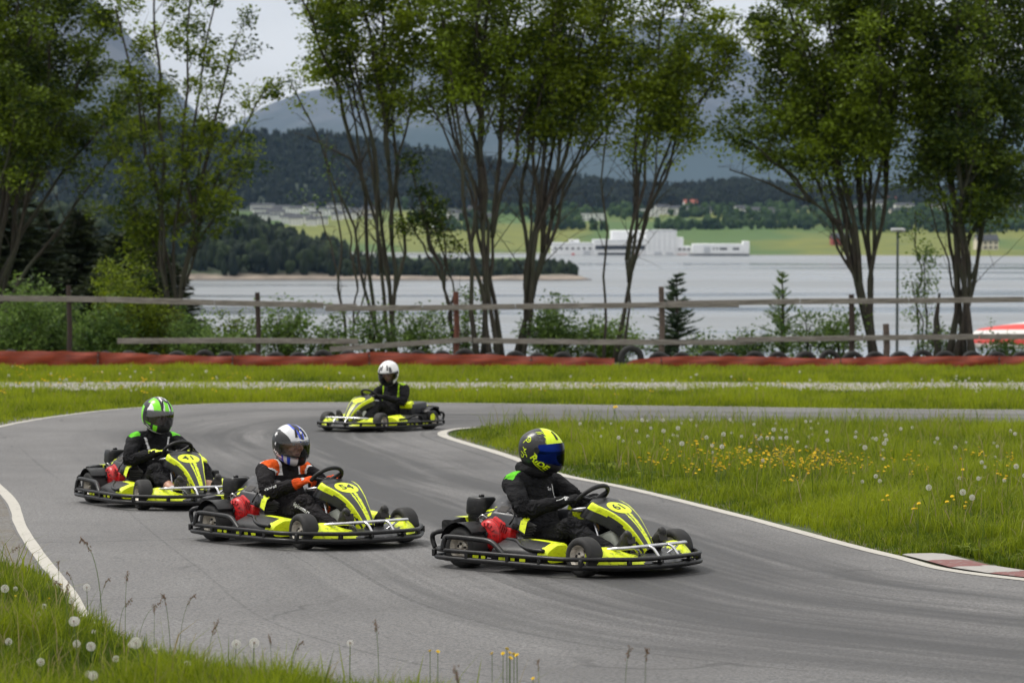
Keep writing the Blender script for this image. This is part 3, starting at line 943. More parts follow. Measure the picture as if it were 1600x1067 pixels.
def leaf_cloud(anchors, per, sigma, size, tint0, flat=.5, tdark=None):
    """small folded leaves scattered round the twig ends; tint clumped per anchor"""
    A = np.array([tuple(a) for a in anchors], np.float32)
    sigma = sigma * .82
    N = len(A) * per
    D = rng.normal(0, 1, (N, 3)).astype(np.float32); D /= np.linalg.norm(D, axis=1)[:, None]
    R_ = sigma * np.repeat(rng.uniform(1.2, 2.6, len(A)), per)[:, None] * rng.random((N, 1)) ** .42
    C = np.repeat(A, per, 0) + (D * R_ * np.array([1, 1, .68])).astype(np.float32)
    ct = np.repeat(rng.normal(tint0, .27, len(A)), per) + rng.normal(0, .14, N)
    u = rng.normal(0, 1, (N, 3)); u[:, 2] *= flat; u /= np.linalg.norm(u, axis=1)[:, None]
    w = rng.normal(0, 1, (N, 3)); w -= (w * u).sum(1)[:, None] * u; w /= np.linalg.norm(w, axis=1)[:, None]
    nn = np.cross(u, w)
    s = (size * rng.uniform(.55, 1.3, N))[:, None]
    V = np.empty((N, 4, 3), np.float32)
    V[:, 0] = C - u * s * .5; V[:, 1] = C + w * s * .30 + nn * s * .10; V[:, 2] = C + u * s * .6; V[:, 3] = C - w * s * .30 + nn * s * .10
    i = np.arange(N, dtype=np.int32)[:, None] * 4
    T = np.concatenate([np.concatenate([i, i + 1, i + 2], 1), np.concatenate([i, i + 2, i + 3], 1)])
    return V.reshape(-1, 3), T, np.repeat(np.clip(ct, 0, 1), 4)

def tree(name, label, cat, base_px, depth, stems, r0, leafmat, per=16, sigma=.26, size=.16, crown_py=260, twigs=9, tint=.45, base_spread=.25, base_py=None, group=None, blen=1.6, keep=1.0, sweep=.47, main=None):
    """stems: (tip px, tip py, depth offset, thickness share). Branches and twigs grow off each stem, leaves sit on twigs above crown_py"""
    x0 = (base_px - CX) / FPX * depth
    base = Vector((x0, depth, gz(depth) - .1 if base_py is None else at(base_px, base_py, depth).z))
    root = empty(name, base)
    b = MB(); anchors = []; paths = []
    nmain = main or max(2, int(len(stems) * .36))
    stems = sorted(stems, key=lambda q: (q[0] * 7919) % 13)
    for (tx, ty, doff, share) in stems:
        tip = at(tx, ty, depth + doff)
        p0 = base + Vector((random.uniform(-1, 1) * base_spread, random.uniform(-1, 1) * base_spread, 0))
        host = None
        if len(paths) >= nmain:                                 # fork off the nearest limb instead of the ground
            host = min(paths, key=lambda q: abs(q[0].x - tx * 0 - tip.x) + random.uniform(0, .5))[1]
            p0 = host[random.randint(2, 6)]
        H = tip - p0
        ctrl = p0 + Vector((H.x * .22, H.y * .22, H.z * sweep))
        N = 14; path = []
        for i in range(N + 1):
            t = i / N
            q = p0 * (1 - t) ** 2 + ctrl * 2 * t * (1 - t) + tip * t * t
            wob = .055 * H.length ** .6 * math.sin(t * math.pi)
            q += Vector((mnoise.noise(Vector((tx * .1, t * 4.1, 1))) * wob * 2.2, mnoise.noise(Vector((tx * .1, t * 3.3, 9))) * wob, 0))
            path.append(q)
        rr = [r0 * share * (1 - .86 * (i / N) ** .62) + .013 for i in range(N + 1)]
        if host is None: rr[0] *= 1.5; rr[1] *= 1.12
        else: rr = [min(a, r0 * .52) for a in rr]
        paths.append((tip, path))
        b.tube([p - base for p in path], rr, 8)
        nb = int(twigs * max(.4, H.length / 10))
        for k in range(nb):
            t = .30 + .70 * (k + random.random()) / nb
            i = min(int(t * N), N - 1); f = t * N - i
            q = path[i].lerp(path[i + 1], f)
            dirn = (path[i + 1] - path[i]).normalized()
            a = random.uniform(0, 6.28)
            side = Vector((math.cos(a), math.sin(a), 0))
            L = blen * random.uniform(.5, 1.25) * (1.15 - .6 * t)
            e = q + (side * .75 + dirn * .8).normalized() * L + Vector((0, 0, .12 * L))
            m_ = q.lerp(e, .5) + Vector((0, 0, .1 * L)) + side * .06
            r1 = max(.010, rr[i] * .42)
            above = (CY - 0)  # picture height decides where leaves begin
            pe = FPX * (HC - e.z) / e.y + HORIZON
            has = pe < crown_py + random.uniform(-35, 25)
            if not has and random.random() < .35: continue
            b.tube([p - base for p in (q, m_, e)], [r1, r1 * .6, .006], 5, smooth=2)
            for j in range(3):
                c0 = q.lerp(e, .35 + .3 * j)
                d2 = Vector((random.gauss(0, 1), random.gauss(0, 1), random.gauss(.35, .6))).normalized()
                e2 = c0 + d2 * L * .48
                b.tube([c0 - base, c0.lerp(e2, .5) - base + Vector((0, 0, .03)), e2 - base], [.009, .006, .004], 4)
                if has and random.random() < keep * .42: anchors.append(e2 - base)
            if has and random.random() < keep + .1: anchors.append(e - base); anchors.append(q.lerp(e, .7) - base)
        pt = FPX * (HC - tip.z) / tip.y + HORIZON
        if pt < crown_py: anchors += [tip - base, path[-2] - base]
    b.build('trunk', bark, root, 180)
    if anchors:
        V, T, A = leaf_cloud(anchors, int(per * 3.6), sigma * 1.12, size * .74, tint)
        link(bpy.data.objects.new('crown', np_mesh('crown', V, tris=T, mats=[leafmat], attrs={'tint': A})), root)
    return tag(root, label, cat, group)

def fan(px0, px1, py_, n, dz=2.2, jitter=30, share=(.5, .8)):
    return [(px0 + (px1 - px0) * (i + .5) / n + random.uniform(-jitter, jitter) * .5, py_ + random.uniform(-jitter, jitter), random.uniform(-dz, dz), random.uniform(*share)) for i in range(n)]

TG = 'broadleaf trees behind the barrier'
tree('broadleaf_tree', 'dark leafy tree at the left edge with long bare limbs leaning right', 'tree', -20, 86,
     fan(-90, 120, -70, 8) + [(200, 150, 1, .6), (170, 40, -1, .6), (215, 205, .5, .5), (60, 60, 1, .6), (130, 110, 0, .5)] + fan(-60, 60, 120, 4), .145, leaf_dark, per=28, crown_py=275, keep=1.0, twigs=15, tint=.42, group=TG, size=.17, sigma=.30, blen=1.9)
tree('broadleaf_tree', 'sparse young tree with thin forked stems and leaves low on its trunk', 'tree', 275, 84,
     [(180, 10, 0, .7), (240, -60, .8, .8), (300, -50, -.6, .7), (370, 60, .5, .8), (415, 140, -.5, .6), (345, -40, .9, .6), (160, 190, .4, .5), (215, 120, -.5, .5), (395, 235, .2, .4), (190, 300, .2, .35), (335, 330, -.3, .35), (230, 360, .4, .3), (320, 200, 0, .4)],
     .105, leaf_ash, per=15, crown_py=430, twigs=13, tint=.42, base_spread=.22, group=TG, size=.17, sigma=.25, keep=.68)
tree('broadleaf_tree', 'tall many stemmed tree with a bare fan of limbs left of the widest one', 'tree', 615, 84,
     fan(440, 640, -60, 9, 1.8) + [(455, 130, .5, .5), (520, 40, -.4, .6), (480, 215, .2, .4), (650, 60, .4, .6), (590, 90, .2, .5)], .105, leaf_ash, per=24, crown_py=150, twigs=14, keep=.78, tint=.50, base_spread=.32, group=TG, size=.16, sigma=.30)
tree('broadleaf_tree', 'widest tree with the thickest forked trunk and limbs spreading like a fan', 'tree', 765, 83,
     fan(640, 830, -60, 9, 2.2) + [(665, 150, .3, .5), (690, 110, .3, .6), (740, 60, -.5, .6), (800, 90, .4, .5), (880, 40, .3, .6)], .125, leaf_dark, per=24, crown_py=150, twigs=15, keep=.9, tint=.72, base_spread=.42, group=TG, size=.165, sigma=.32)
tree('broadleaf_tree', 'leaning tree with curved limbs reaching right beside the widest trunk', 'tree', 812, 83.5,
     fan(830, 1010, -50, 7, 2.0) + [(960, 140, .3, .6), (930, 190, .5, .5), (1005, 90, -.4, .6), (860, 120, .3, .5)], .110, leaf_ash, per=24, crown_py=190, keep=.88, twigs=14, tint=.44, base_spread=.25, group=TG, size=.165, sigma=.32)
tree('broadleaf_tree', 'slim tree of three bare stems with one long limb arching right', 'tree', 958, 83,
     [(985, 20, 0, .5), (1045, -20, .5, .6), (1120, 30, .3, .8), (1150, 70, -.3, .6), (1085, -30, -.5, .6), (1010, 120, .4, .45), (1120, 120, .5, .45), (950, 60, .3, .4), (1060, 90, -.2, .4)], .085, leaf_ash, per=24, crown_py=205, keep=.9, twigs=14, tint=.58, base_spread=.42, group=TG, size=.165, sigma=.30)
tree('broadleaf_tree', 'heavy crowned tree leaning left with leafy boughs hanging over the water', 'tree', 1368, 83,
     fan(1180, 1450, -60, 11, 2.4) + [(1180, 140, .5, .55), (1150, 210, -.3, .5), (1200, 230, .3, .45), (1140, 265, .2, .4), (1250, 90, .4, .6), (1330, 60, 0, .5), (1400, 100, .4, .5), (1190, 40, .4, .5)], .115, leaf_dark, per=28, crown_py=240, keep=1.0, twigs=15, tint=.52, base_spread=.22, group=TG, size=.17, sigma=.33, blen=1.9)
tree('broadleaf_tree', 'darkest tree at the right edge with several upright black stems', 'tree', 1512, 82.5,
     fan(1410, 1680, -60, 10, 2.4) + [(1440, 130, .4, .5), (1500, 150, .3, .5), (1590, 180, .2, .5), (1480, 250, .4, .4), (1560, 260, -.3, .4), (1450, 310, .3, .3), (1590, 300, .3, .3)], .125, leaf_dark, per=28, crown_py=310, keep=1.0, twigs=15, tint=.34, base_spread=.55, group=TG, size=.17, sigma=.33, blen=1.9)
tree('sapling', 'thin half dead sapling of bare twisting stems', 'tree', 543, 84, [(508, 225, 0, .8), (530, 300, .3, .6), (560, 330, -.2, .6), (500, 330, .3, .5), (585, 380, .1, .5)], .052, leaf_shrub, per=7, crown_py=330, twigs=9, tint=.5, base_spread=.2, blen=.9, keep=.3, size=.13)
tree('sapling', 'curved leaning sapling with a dark leaf clump halfway up', 'tree', 716, 83.5, [(640, 250, 0, .9), (655, 330, .2, .6), (690, 345, -.2, .5), (640, 345, .2, .5), (672, 300, .3, .5)], .085, leaf_dark, per=14, crown_py=372, twigs=12, tint=.2, base_spread=.12, blen=.8, size=.14, sweep=.35, main=1)
tree('sapling', 'slender stem with small leaf tufts near the broken stump', 'tree', 1440, 84, [(1430, 330, 0, .8), (1445, 400, .2, .6), (1425, 440, -.2, .5), (1448, 470, -.2, .5)], .035, leaf_shrub, per=8, crown_py=520, twigs=8, tint=.6, base_spread=.1, blen=.7, size=.13, keep=.6)
tree('tree_stump', 'thick broken off trunk with peeling bark between the right hand trees', 'tree stump', 1466, 83, [(1468, 458, 0, 1.0), (1466, 470, .1, .8)], .15, leaf_shrub, crown_py=0, twigs=1, base_spread=.03)

def shrub(label, px, depth, top_py, half_px, mat, tint=.5, dens=1.0, base_py=560, size=.13, name='shrub', cat='shrub', group='shrubs behind the barrier', shape=1.0):
    x = (px - CX) / FPX * depth
    base = Vector((x, depth, gz(depth)))
    root = empty(name, base)
    topz = at(px, top_py, depth).z - base.z
    hw = half_px / FPX * depth
    b = MB(); anchors = []
    n = max(4, int(6 * dens * (hw + .5)))
    for k in range(n):
        a = random.uniform(0, 6.28); rr = math.sqrt(random.random())
        e = Vector((math.cos(a) * rr * hw, math.sin(a) * rr * hw * .9, topz * (1 - .55 * rr ** 1.5 * shape) * random.uniform(.72, 1.05)))
        p0 = Vector((e.x * .15, e.y * .15, -.05))
        path = catmull([p0, p0.lerp(e, .5) + Vector((-e.x * .12, -e.y * .12, .1)), e], 4)
        b.tube(path, [.035, .022, .006], 5)
        for q in path[2:]:
            for j in range(4):
                w = q + Vector((random.gauss(0, .30), random.gauss(0, .30), random.gauss(0, .22)))
                anchors.append(w)
                if random.random() < .4: b.tube([q, w], [.007, .003], 3)
    b.build('stems', bark, root, 180)
    V, T, A = leaf_cloud(anchors, int(14 * min(dens, 1.4)) + 3, .22, size * .78, tint)
    link(bpy.data.objects.new('foliage', np_mesh('foliage', V, tris=T, mats=[mat], attrs={'tint': A})), root)
    return tag(root, label, cat, group)

def conifer(label, px, depth, top_py, half_px, mat, name='spruce_tree', cat='tree', tint=.4, tiers=None, base_py=None, dens=1.0, group=None, droop=.25, fill=1.0, nsz=1.0):
    x = (px - CX) / FPX * depth
    base = Vector((x, depth, gz(depth) if base_py is None else at(px, base_py, depth).z))
    root = empty(name, base)
    H = at(px, top_py, depth).z - base.z; hw = half_px / FPX * depth
    b = MB().tube([(0, 0, -.1), (.03, 0, H * .5), (0, 0, H)], [.02 * H + .03, .012 * H + .02, .012], 7)
    V, T, A = [], [], []; off = 0
    nt = tiers or int(H * 2.6)
    for i in range(nt):
        t = (i + .3) / nt; z = H * (.06 + .94 * t); L = hw * (1 - t) ** .8 + .06
        for k in range(int((8 + 5 * (1 - t)) * dens)):
            a = random.uniform(0, 6.28); Lk = L * random.uniform(.6, 1.15); zz = z + random.uniform(-.5, .5) * H / nt
            d = Vector((math.cos(a), math.sin(a), -droop * random.uniform(.2, 1.2) + .35 * t))
            c0 = Vector((0, 0, zz)); e = c0 + d * Lk
            if Lk > .35: b.tube([c0, e], [.012, .004], 3)
            tt = min(max(random.gauss(tint, .18), 0), .9)
            ns = max(4, int(Lk * 13 * fill))
            for j in range(ns):
                f = (j + .6) / ns; q = c0.lerp(e, f)
                for s_ in (-1, 1, 0):
                    sd_ = Vector((-math.sin(a), math.cos(a), 0)) * s_
                    w = (sd_ * .8 + d * .7 + Vector((0, 0, random.uniform(-.25, .35)))).normalized() * (.10 + .16 * random.random()) * (1.15 - .5 * f) * nsz
                    o = Vector((random.gauss(0, 1), random.gauss(0, 1), random.gauss(0, 1))).normalized() * .028 * nsz
                    V += [tuple(q + o), tuple(q - o), tuple(q + w)]; T.append((off, off + 1, off + 2)); off += 3
                    A += [min(max(tt + random.gauss(0, .1), 0), .9)] * 3
    b.build('trunk', bark, root, 180)
    link(bpy.data.objects.new('crown', np_mesh('crown', V, tris=T, mats=[mat], attrs={'tint': A})), root)
    return tag(root, label, cat, group)

conifer('darkest spruce at the left edge behind the leafy tree', 20, 108, 280, 185, needle, tint=.25, base_py=600, dens=1.6, nsz=2.0, tiers=26)
conifer('broad dark spruce between the left edge and the forked young tree', 125, 112, 330, 170, needle, tint=.30, base_py=600, dens=1.6, nsz=2.0, tiers=26)
conifer('olive tinted spruce just left of the forked young tree', 190, 104, 365, 140, needle, tint=.50, base_py=600, dens=1.6, nsz=2.0, tiers=26)
conifer('tall narrow dark spruce between the two broadest at the left', 75, 118, 330, 85, needle, tint=.20, base_py=600, dens=1.6, nsz=2.0, tiers=26)
conifer('olive dark spruce leaning on the leafy tree at the left edge', -30, 104, 380, 110, needle, tint=.45, base_py=600, dens=1.6, nsz=2.0, tiers=26)
conifer('round topped dark spruce hidden behind the forked young tree stems', 225, 110, 355, 105, needle, tint=.25, base_py=600, dens=1.6, nsz=2.0, tiers=26)
conifer('short dark spruce low behind the first fence post', 155, 100, 430, 80, needle, tint=.40, base_py=600, dens=1.6, nsz=2.0, tiers=26)
conifer('lower spruce right behind the forked young tree', 262, 116, 400, 95, needle, tint=.35, base_py=600, dens=1.6, nsz=2.0, tiers=26)
conifer('blue green young pine standing alone by a fence post at the water', 1057, 88, 428, 46, needle2, 'pine_tree', tint=.45, droop=-.20, dens=1.2, fill=1.1, nsz=1.15, tiers=12)
conifer('tall thin pale sapling with a pointed top in front of the water', 1222, 87, 425, 36, leaf_shrub, 'birch_sapling', tint=.45, dens=1.5, fill=1.2, droop=-.55, nsz=.85)
for (lab, px, d, ty, hw, mat, tint_, dn) in [
    ('bright green shrub at the far left under the dark spruces', 30, 82, 450, 60, leaf_shrub, .55, 1.2),
    ('tall fresh green bush rising behind the forked young tree at left', 200, 92, 368, 62, leaf_ash, .55, 1.3),
    ('tall bright bush just left of the first dark fence post', 62, 88, 425, 55, leaf_shrub, .45, 1.3),
    ('low spreading green bush below the lower fence rail at left', 350, 81, 505, 44, leaf_shrub, .5, 1.0),
    ('rounded shrub left of the first dark fence post', 85, 84, 470, 50, leaf_shrub, .40, 1.2),
    ('dense shrub right of the first dark fence post', 165, 82, 480, 50, leaf_shrub, .45, 1.2),
    ('leafy bush under the forked young tree', 225, 83, 440, 48, leaf_ash, .50, 1.2),
    ('low bush right of the forked young tree', 305, 82, 475, 34, leaf_shrub, .45, 1.0),
    ('loose grey green shrub over the water left of the second post', 375, 84, 468, 30, leaf_dark, .60, .6),
    ('pale green shrub right of the second post', 445, 82, 462, 48, leaf_shrub, .62, 1.0),
    ('small shrub at the foot of the half dead sapling', 525, 82, 490, 32, leaf_shrub, .55, .9),
    ('shrub between the two tall many stemmed trees', 660, 83, 470, 40, leaf_shrub, .50, .9),
    ('shrub at the left foot of the tall many stemmed tree', 580, 82.5, 480, 28, leaf_shrub, .40, .8),
    ('shrub at the foot of the widest tree', 728, 84, 455, 28, leaf_shrub, .45, .8),
    ('full dark bush right of the widest tree', 868, 84, 470, 48, leaf_shrub, .35, 1.2),
    ('bright bush at the foot of the three stemmed tree', 950, 84, 500, 50, leaf_shrub, .60, 1.1),
    ('little tuft of green beside the young pine', 1105, 84, 535, 18, leaf_shrub, .30, .7),
    ('low pale bush under the thin sapling', 1180, 83, 520, 40, leaf_shrub, .35, .8),
    ('feathery bush right of the thin sapling', 1262, 83, 490, 34, leaf_shrub, .45, .6),
    ('upright bush against the dark fence post at the right', 1315, 83, 465, 36, leaf_shrub, .50, .8),
    ('sparse bush at the foot of the broken trunk', 1470, 83.5, 512, 30, leaf_shrub, .40, .5),
    ('small tuft of leaves at the right edge by the striped canopy', 1568, 83, 535, 14, leaf_shrub, .30, .5)]:
    shrub(lab, px, d, ty, hw, mat, tint_, dn)
# ================================================================== BARRIER, FENCE, LAMP
def belt_material():
    m = NT('faded_red_plastic_belt'); v = m.coord('Object', (.5, 1, 5))
    nz = m.noise(v, 3, 6, .6); big = m.noise(m.coord('Object', (.25, 1, 1)), 2, 3)
    c = m.mix(m.rng(nz, .38, .66), (.17, .022, .009), (.37, .058, .020))
    c = m.mix(m.math('MULTIPLY', m.rng(big, .5, .62), .4), c, (.24, .045, .018))
    g = m.noise(m.coord('Object', (1, 1, 2)), 6, 5, .7)
    c = m.mix(m.math('MULTIPLY', m.rng(g, .55, .7), .6), c, (.10, .04, .025))
    m.base(c).set(Roughness=.55).bump(nz, .25, .02)
    return m.mat
belt_mat = belt_material()
joint_mat = simple('dirty_red_belt_joint', (.13, .022, .014), .7, var=.5, scale=8)
galv = simple('dull_galvanised_steel', (.09, .11, .11), .5, .5)
rubber = simple('old_tyre_rubber', (.018, .018, .018), .75, var=.4, scale=14, bump=.2)
DB = 76.0
def belt(name, label, top, bot, px0, px1, depth0=DB, step=6):
    """hanging conveyor belt seen between two height profiles, with thickness and slack"""
    b = MB(); rings = []
    px = px0
    while px <= px1 + .1:
        y = depth0 + .05 * math.sin(px * .021) + .06 * mnoise.noise(Vector((px * .05, 0, 3)))
        a, c = at(px, top(px), y), at(px, bot(px), y)
        c.z = min(c.z, a.z - .3)
        k = 5
        fr = [a.lerp(c, j / k) + Vector((0, -.035 * math.sin(math.pi * j / k) - .02 * math.sin(px * .09 + j), 0)) for j in range(k + 1)]
        rings.append(fr + [q + Vector((0, .018, 0)) for q in fr[::-1]])
        px += step
    b.loft(rings)
    o = tag(b.build(name, belt_mat, smooth=50), label, 'track barrier', 'red belts along the barrier')
    px = px0 + 60
    while px < px1 - 20:
        a, c = at(px, top(px) - .6, depth0 - .03), at(px, bot(px), depth0 - .03); c.z = min(c.z, a.z - .3)
        MB().box((a + c) / 2 + Vector((0, -.05, 0)), (random.uniform(.03, .07), .05, (a.z - c.z) * 1.02), (0, random.uniform(-.08, .08), 0), .01, 1).build('joint_strip', joint_mat, o, 30)
        for f in (.25, .7): MB().ball(a.lerp(c, f) + Vector((0, -.085, 0)), .022, 8, 5).build('bolt', galv, o)
        px += random.uniform(150, 330)
    return o
wig = lambda px, s, a: a * mnoise.noise(Vector((px * s, 7.7, 0)))
btop = prof([(-120, 545), (0, 548), (120, 549), (300, 556), (420, 556), (500, 557), (560, 551), (610, 549), (655, 553), (760, 554), (860, 557), (962, 560), (975, 571), (990, 562), (1040, 557), (1200, 557), (1300, 560), (1370, 557), (1500, 556), (1600, 557), (1720, 556)])
bbot = prof([(-120, 571), (0, 572), (300, 571), (420, 575), (620, 574), (760, 577), (962, 581), (975, 580), (1200, 577), (1340, 579), (1500, 575), (1720, 574)])
belt('belt_barrier', 'long red belt barrier left of the uncovered tyre', lambda p: btop(p) + wig(p, .035, 1.6), lambda p: bbot(p) + wig(p, .05, 2), -120, 963)
belt('belt_barrier', 'red belt barrier running right from the uncovered tyre', lambda p: btop(p) + wig(p, .035, 1.6), lambda p: bbot(p) + wig(p, .05, 2), 973, 1720, DB - .02)
def tyre_mesh(ro, w):
    b = MB()
    prof_ = []
    ri = ro * .56
    for (r, z) in ((ri, -.42), (ri + .03, -.5), (ro * .86, -.5), (ro * .96, -.42), (ro, -.25), (ro, -.06), (ro - .012, -.05), (ro - .012, .05), (ro, .06), (ro, .25), (ro * .96, .42), (ro * .86, .5), (ri + .03, .5), (ri, .42), (ri - .01, .3), (ro * .8, .1), (ro * .8, -.1), (ri - .01, -.3), (ri, -.42)):
        prof_.append((r, z * w))
    b.lathe(prof_, 28, Matrix.Rotation(math.pi / 2, 4, 'X'), caps=False)
    return b.mesh('stacked_tyre', [rubber], 50)
tm = [tyre_mesh(.31, .21), tyre_mesh(.29, .19)]
k = 0
for px in np.arange(-95, 1705, 37.5):
    if 950 < px < 1012: continue
    p = at(px + random.uniform(-4, 4), 560, DB + .32 + random.uniform(-.04, .06))
    o = bpy.data.objects.new('tyre', tm[k % 2]); k += 1
    peek = random.uniform(-.02, .07)
    o.location = (p.x, p.y, gz(p.y) + .13 + peek)
    if 40 < px < 150 or 330 < px < 400 or 560 < px < 620: o.location.z -= .05
    o.rotation_euler = (random.uniform(-.05, .05), random.uniform(0, 6), random.uniform(-.15, .15))
    link(o); tag(o, 'black tyre standing upright behind the red belt, only its top showing', 'tyre', 'tyres behind the red belts')
o = bpy.data.objects.new('tyre', tm[0]); p = at(986, 565, DB + .12); o.location = (p.x, p.y, gz(p.y) + .25); o.rotation_euler = (0, .5, .1); o.scale = (1.1, 1, 1.1)
link(o); tag(o, 'uncovered black tyre showing its hole in the gap of the red belt', 'tyre', 'tyres behind the red belts')

def wood_material(name, a, c):
    m = NT(name); v = m.coord('Object', (.6, 8, 8))
    nz = m.noise(v, 4, 6, .65)
    m.base(m.mix(m.rng(nz, .35, .68), a, c)).set(Roughness=.85).bump(nz, .4, .01)
    return m.mat
rail_mat = wood_material('weathered_grey_plank', (.13, .115, .10), (.33, .305, .275))
post_mat = simple('rusty_dark_post', (.045, .030, .024), .85, var=.5, scale=6, bump=.2)
post_red = simple('red_rusty_post', (.13, .045, .028), .85, var=.5, scale=6, bump=.2)
post_grey = simple('grey_wood_post', (.12, .09, .075), .85, var=.4, scale=6, bump=.2)
DF = 78.6
fence = empty('plank_fence', site(0, DF))
tag(fence, 'open fence of weathered grey planks on thin posts behind the red barrier', 'fence')
fo = fence.location
def rail(pts, th, depth, name='rail'):
    b = MB()
    for (a, c) in zip(pts[:-1], pts[1:]):
        A, C = at(a[0], a[1], depth), at(c[0], c[1], depth)
        d = (C - A); L = d.length; rot = (0, -math.atan2(d.z, d.x), 0)
        b.box((A + C) / 2 - fo, (L - .012, .035, th), rot, .006, 1)
    b.build(name, rail_mat, fence, 40)
rail([(-140, 464), (-20, 466), (165, 468), (335, 473), (506, 477)], .155, DF)
rail([(505, 476.5), (558, 476)], .05, DF + .06)
rail([(508, 482), (660, 481), (805, 479), (1042, 476.5), (1155, 476)], .15, DF - .05)
rail([(1042, 474.5), (1250, 471), (1420, 470), (1600, 468), (1740, 467)], .15, DF)
rail([(183, 533), (345, 532), (515, 533), (560, 533.5)], .15, DF)
rail([(515, 546), (738, 530)], .14, DF - .05)
rail([(739, 532), (920, 534.5), (1155, 535), (1180, 533)], .145, DF)
rail([(1150, 531), (1350, 528), (1530, 526), (1740, 525)], .145, DF - .05)
for (px, top, m_, w) in ((107, 446, post_mat, .075), (402, 457, post_mat, .075), (712, 456, post_red, .085), (1033, 448, post_grey, .085), (1330, 460, post_mat, .085), (1384, 506, post_grey, .10), (-60, 450, post_mat, .08), (1660, 455, post_mat, .08)):
    t_ = at(px, top, DF + .09); g_ = site(t_.x, t_.y, -.1)
    MB().tube([(t_.x - fo.x, t_.y - fo.y, g_[2] - fo.z), (t_.x - fo.x + .03, t_.y - fo.y, (t_.z + g_[2]) / 2 - fo.z), (t_.x - fo.x, t_.y - fo.y, t_.z - fo.z)], [w, w * .95, w * .9], 7).build('post', m_, fence)

# street lamp on the slope below
p = at(1402, 470, 120); gzz = gz(120)
lamp = empty('street_lamp', (p.x, 120, gzz))
tag(lamp, 'slim grey street lamp with a flat head between the right hand trees', 'street lamp')
zt = at(1402, 363, 120).z - gzz
MB().tube([(0, 0, 0), (0, 0, zt * .5), (0, 0, zt)], [.075, .065, .05], 10).build('pole', galv, lamp)
MB().tube([(0, 0, zt), (0, -.05, zt + .05), (.0, -.32, zt + .09)], .035, 8).box((.0, -.1, zt + .10), (.55, .60, .11), (.06, 0, 0), .03).build('lamp_head', simple('pale_lamp_housing', (.34, .35, .35), .4), lamp)

# red and white striped canopy past the right edge
m = NT('red_and_white_striped_fabric'); v = m.coord()
wv = m.n('SeparateXYZ'); m.l(v, wv.inputs[0])
st_ = m.math('ADD', m.math('MULTIPLY', wv.outputs['Z'], 1.0), m.math('MULTIPLY', wv.outputs['X'], .18))
fr = m.math('FRACT', m.math('MULTIPLY', st_, 1.6))
m.base(m.mix(m.rng(fr, .46, .50), (.62, .60, .58), (.55, .035, .025))).set(Roughness=.55)
root = empty('striped_canopy', (0, 0, 0), R(62)); pc = at(1660, 555, 112); root.location = (pc.x, 112, gz(112))
zc = pc.z - root.location.z
tag(root, 'red and white striped arched canopy at the right edge below the slope', 'canopy')
b = MB(); hw = 86 / FPX * 112; hh = (at(1605, 499, 112).z - pc.z) - .35
def dome(u, v):
    a = math.pi * u
    return (-hw * math.cos(a) * (1 - .10 * v), -3.2 + 6.4 * v, zc + .35 + hh * math.sin(a) ** .8 * (.55 + .45 * math.sin(math.pi * (.15 + .8 * v))))
b.grid(dome, 40, 8); b.grid(lambda u, v: (lambda q: (q[0] * .985, q[1], q[2] - .05))(dome(1 - u, v)), 40, 8)
b.build('fabric_roof', m.mat, root, 60)
for x in (-hw * .96, hw * .96):
    for y in (-3.0, 3.0): MB().tube([(x, y, 0), (x, y, zc + .5)], .06, 8).build('leg', galv, root)

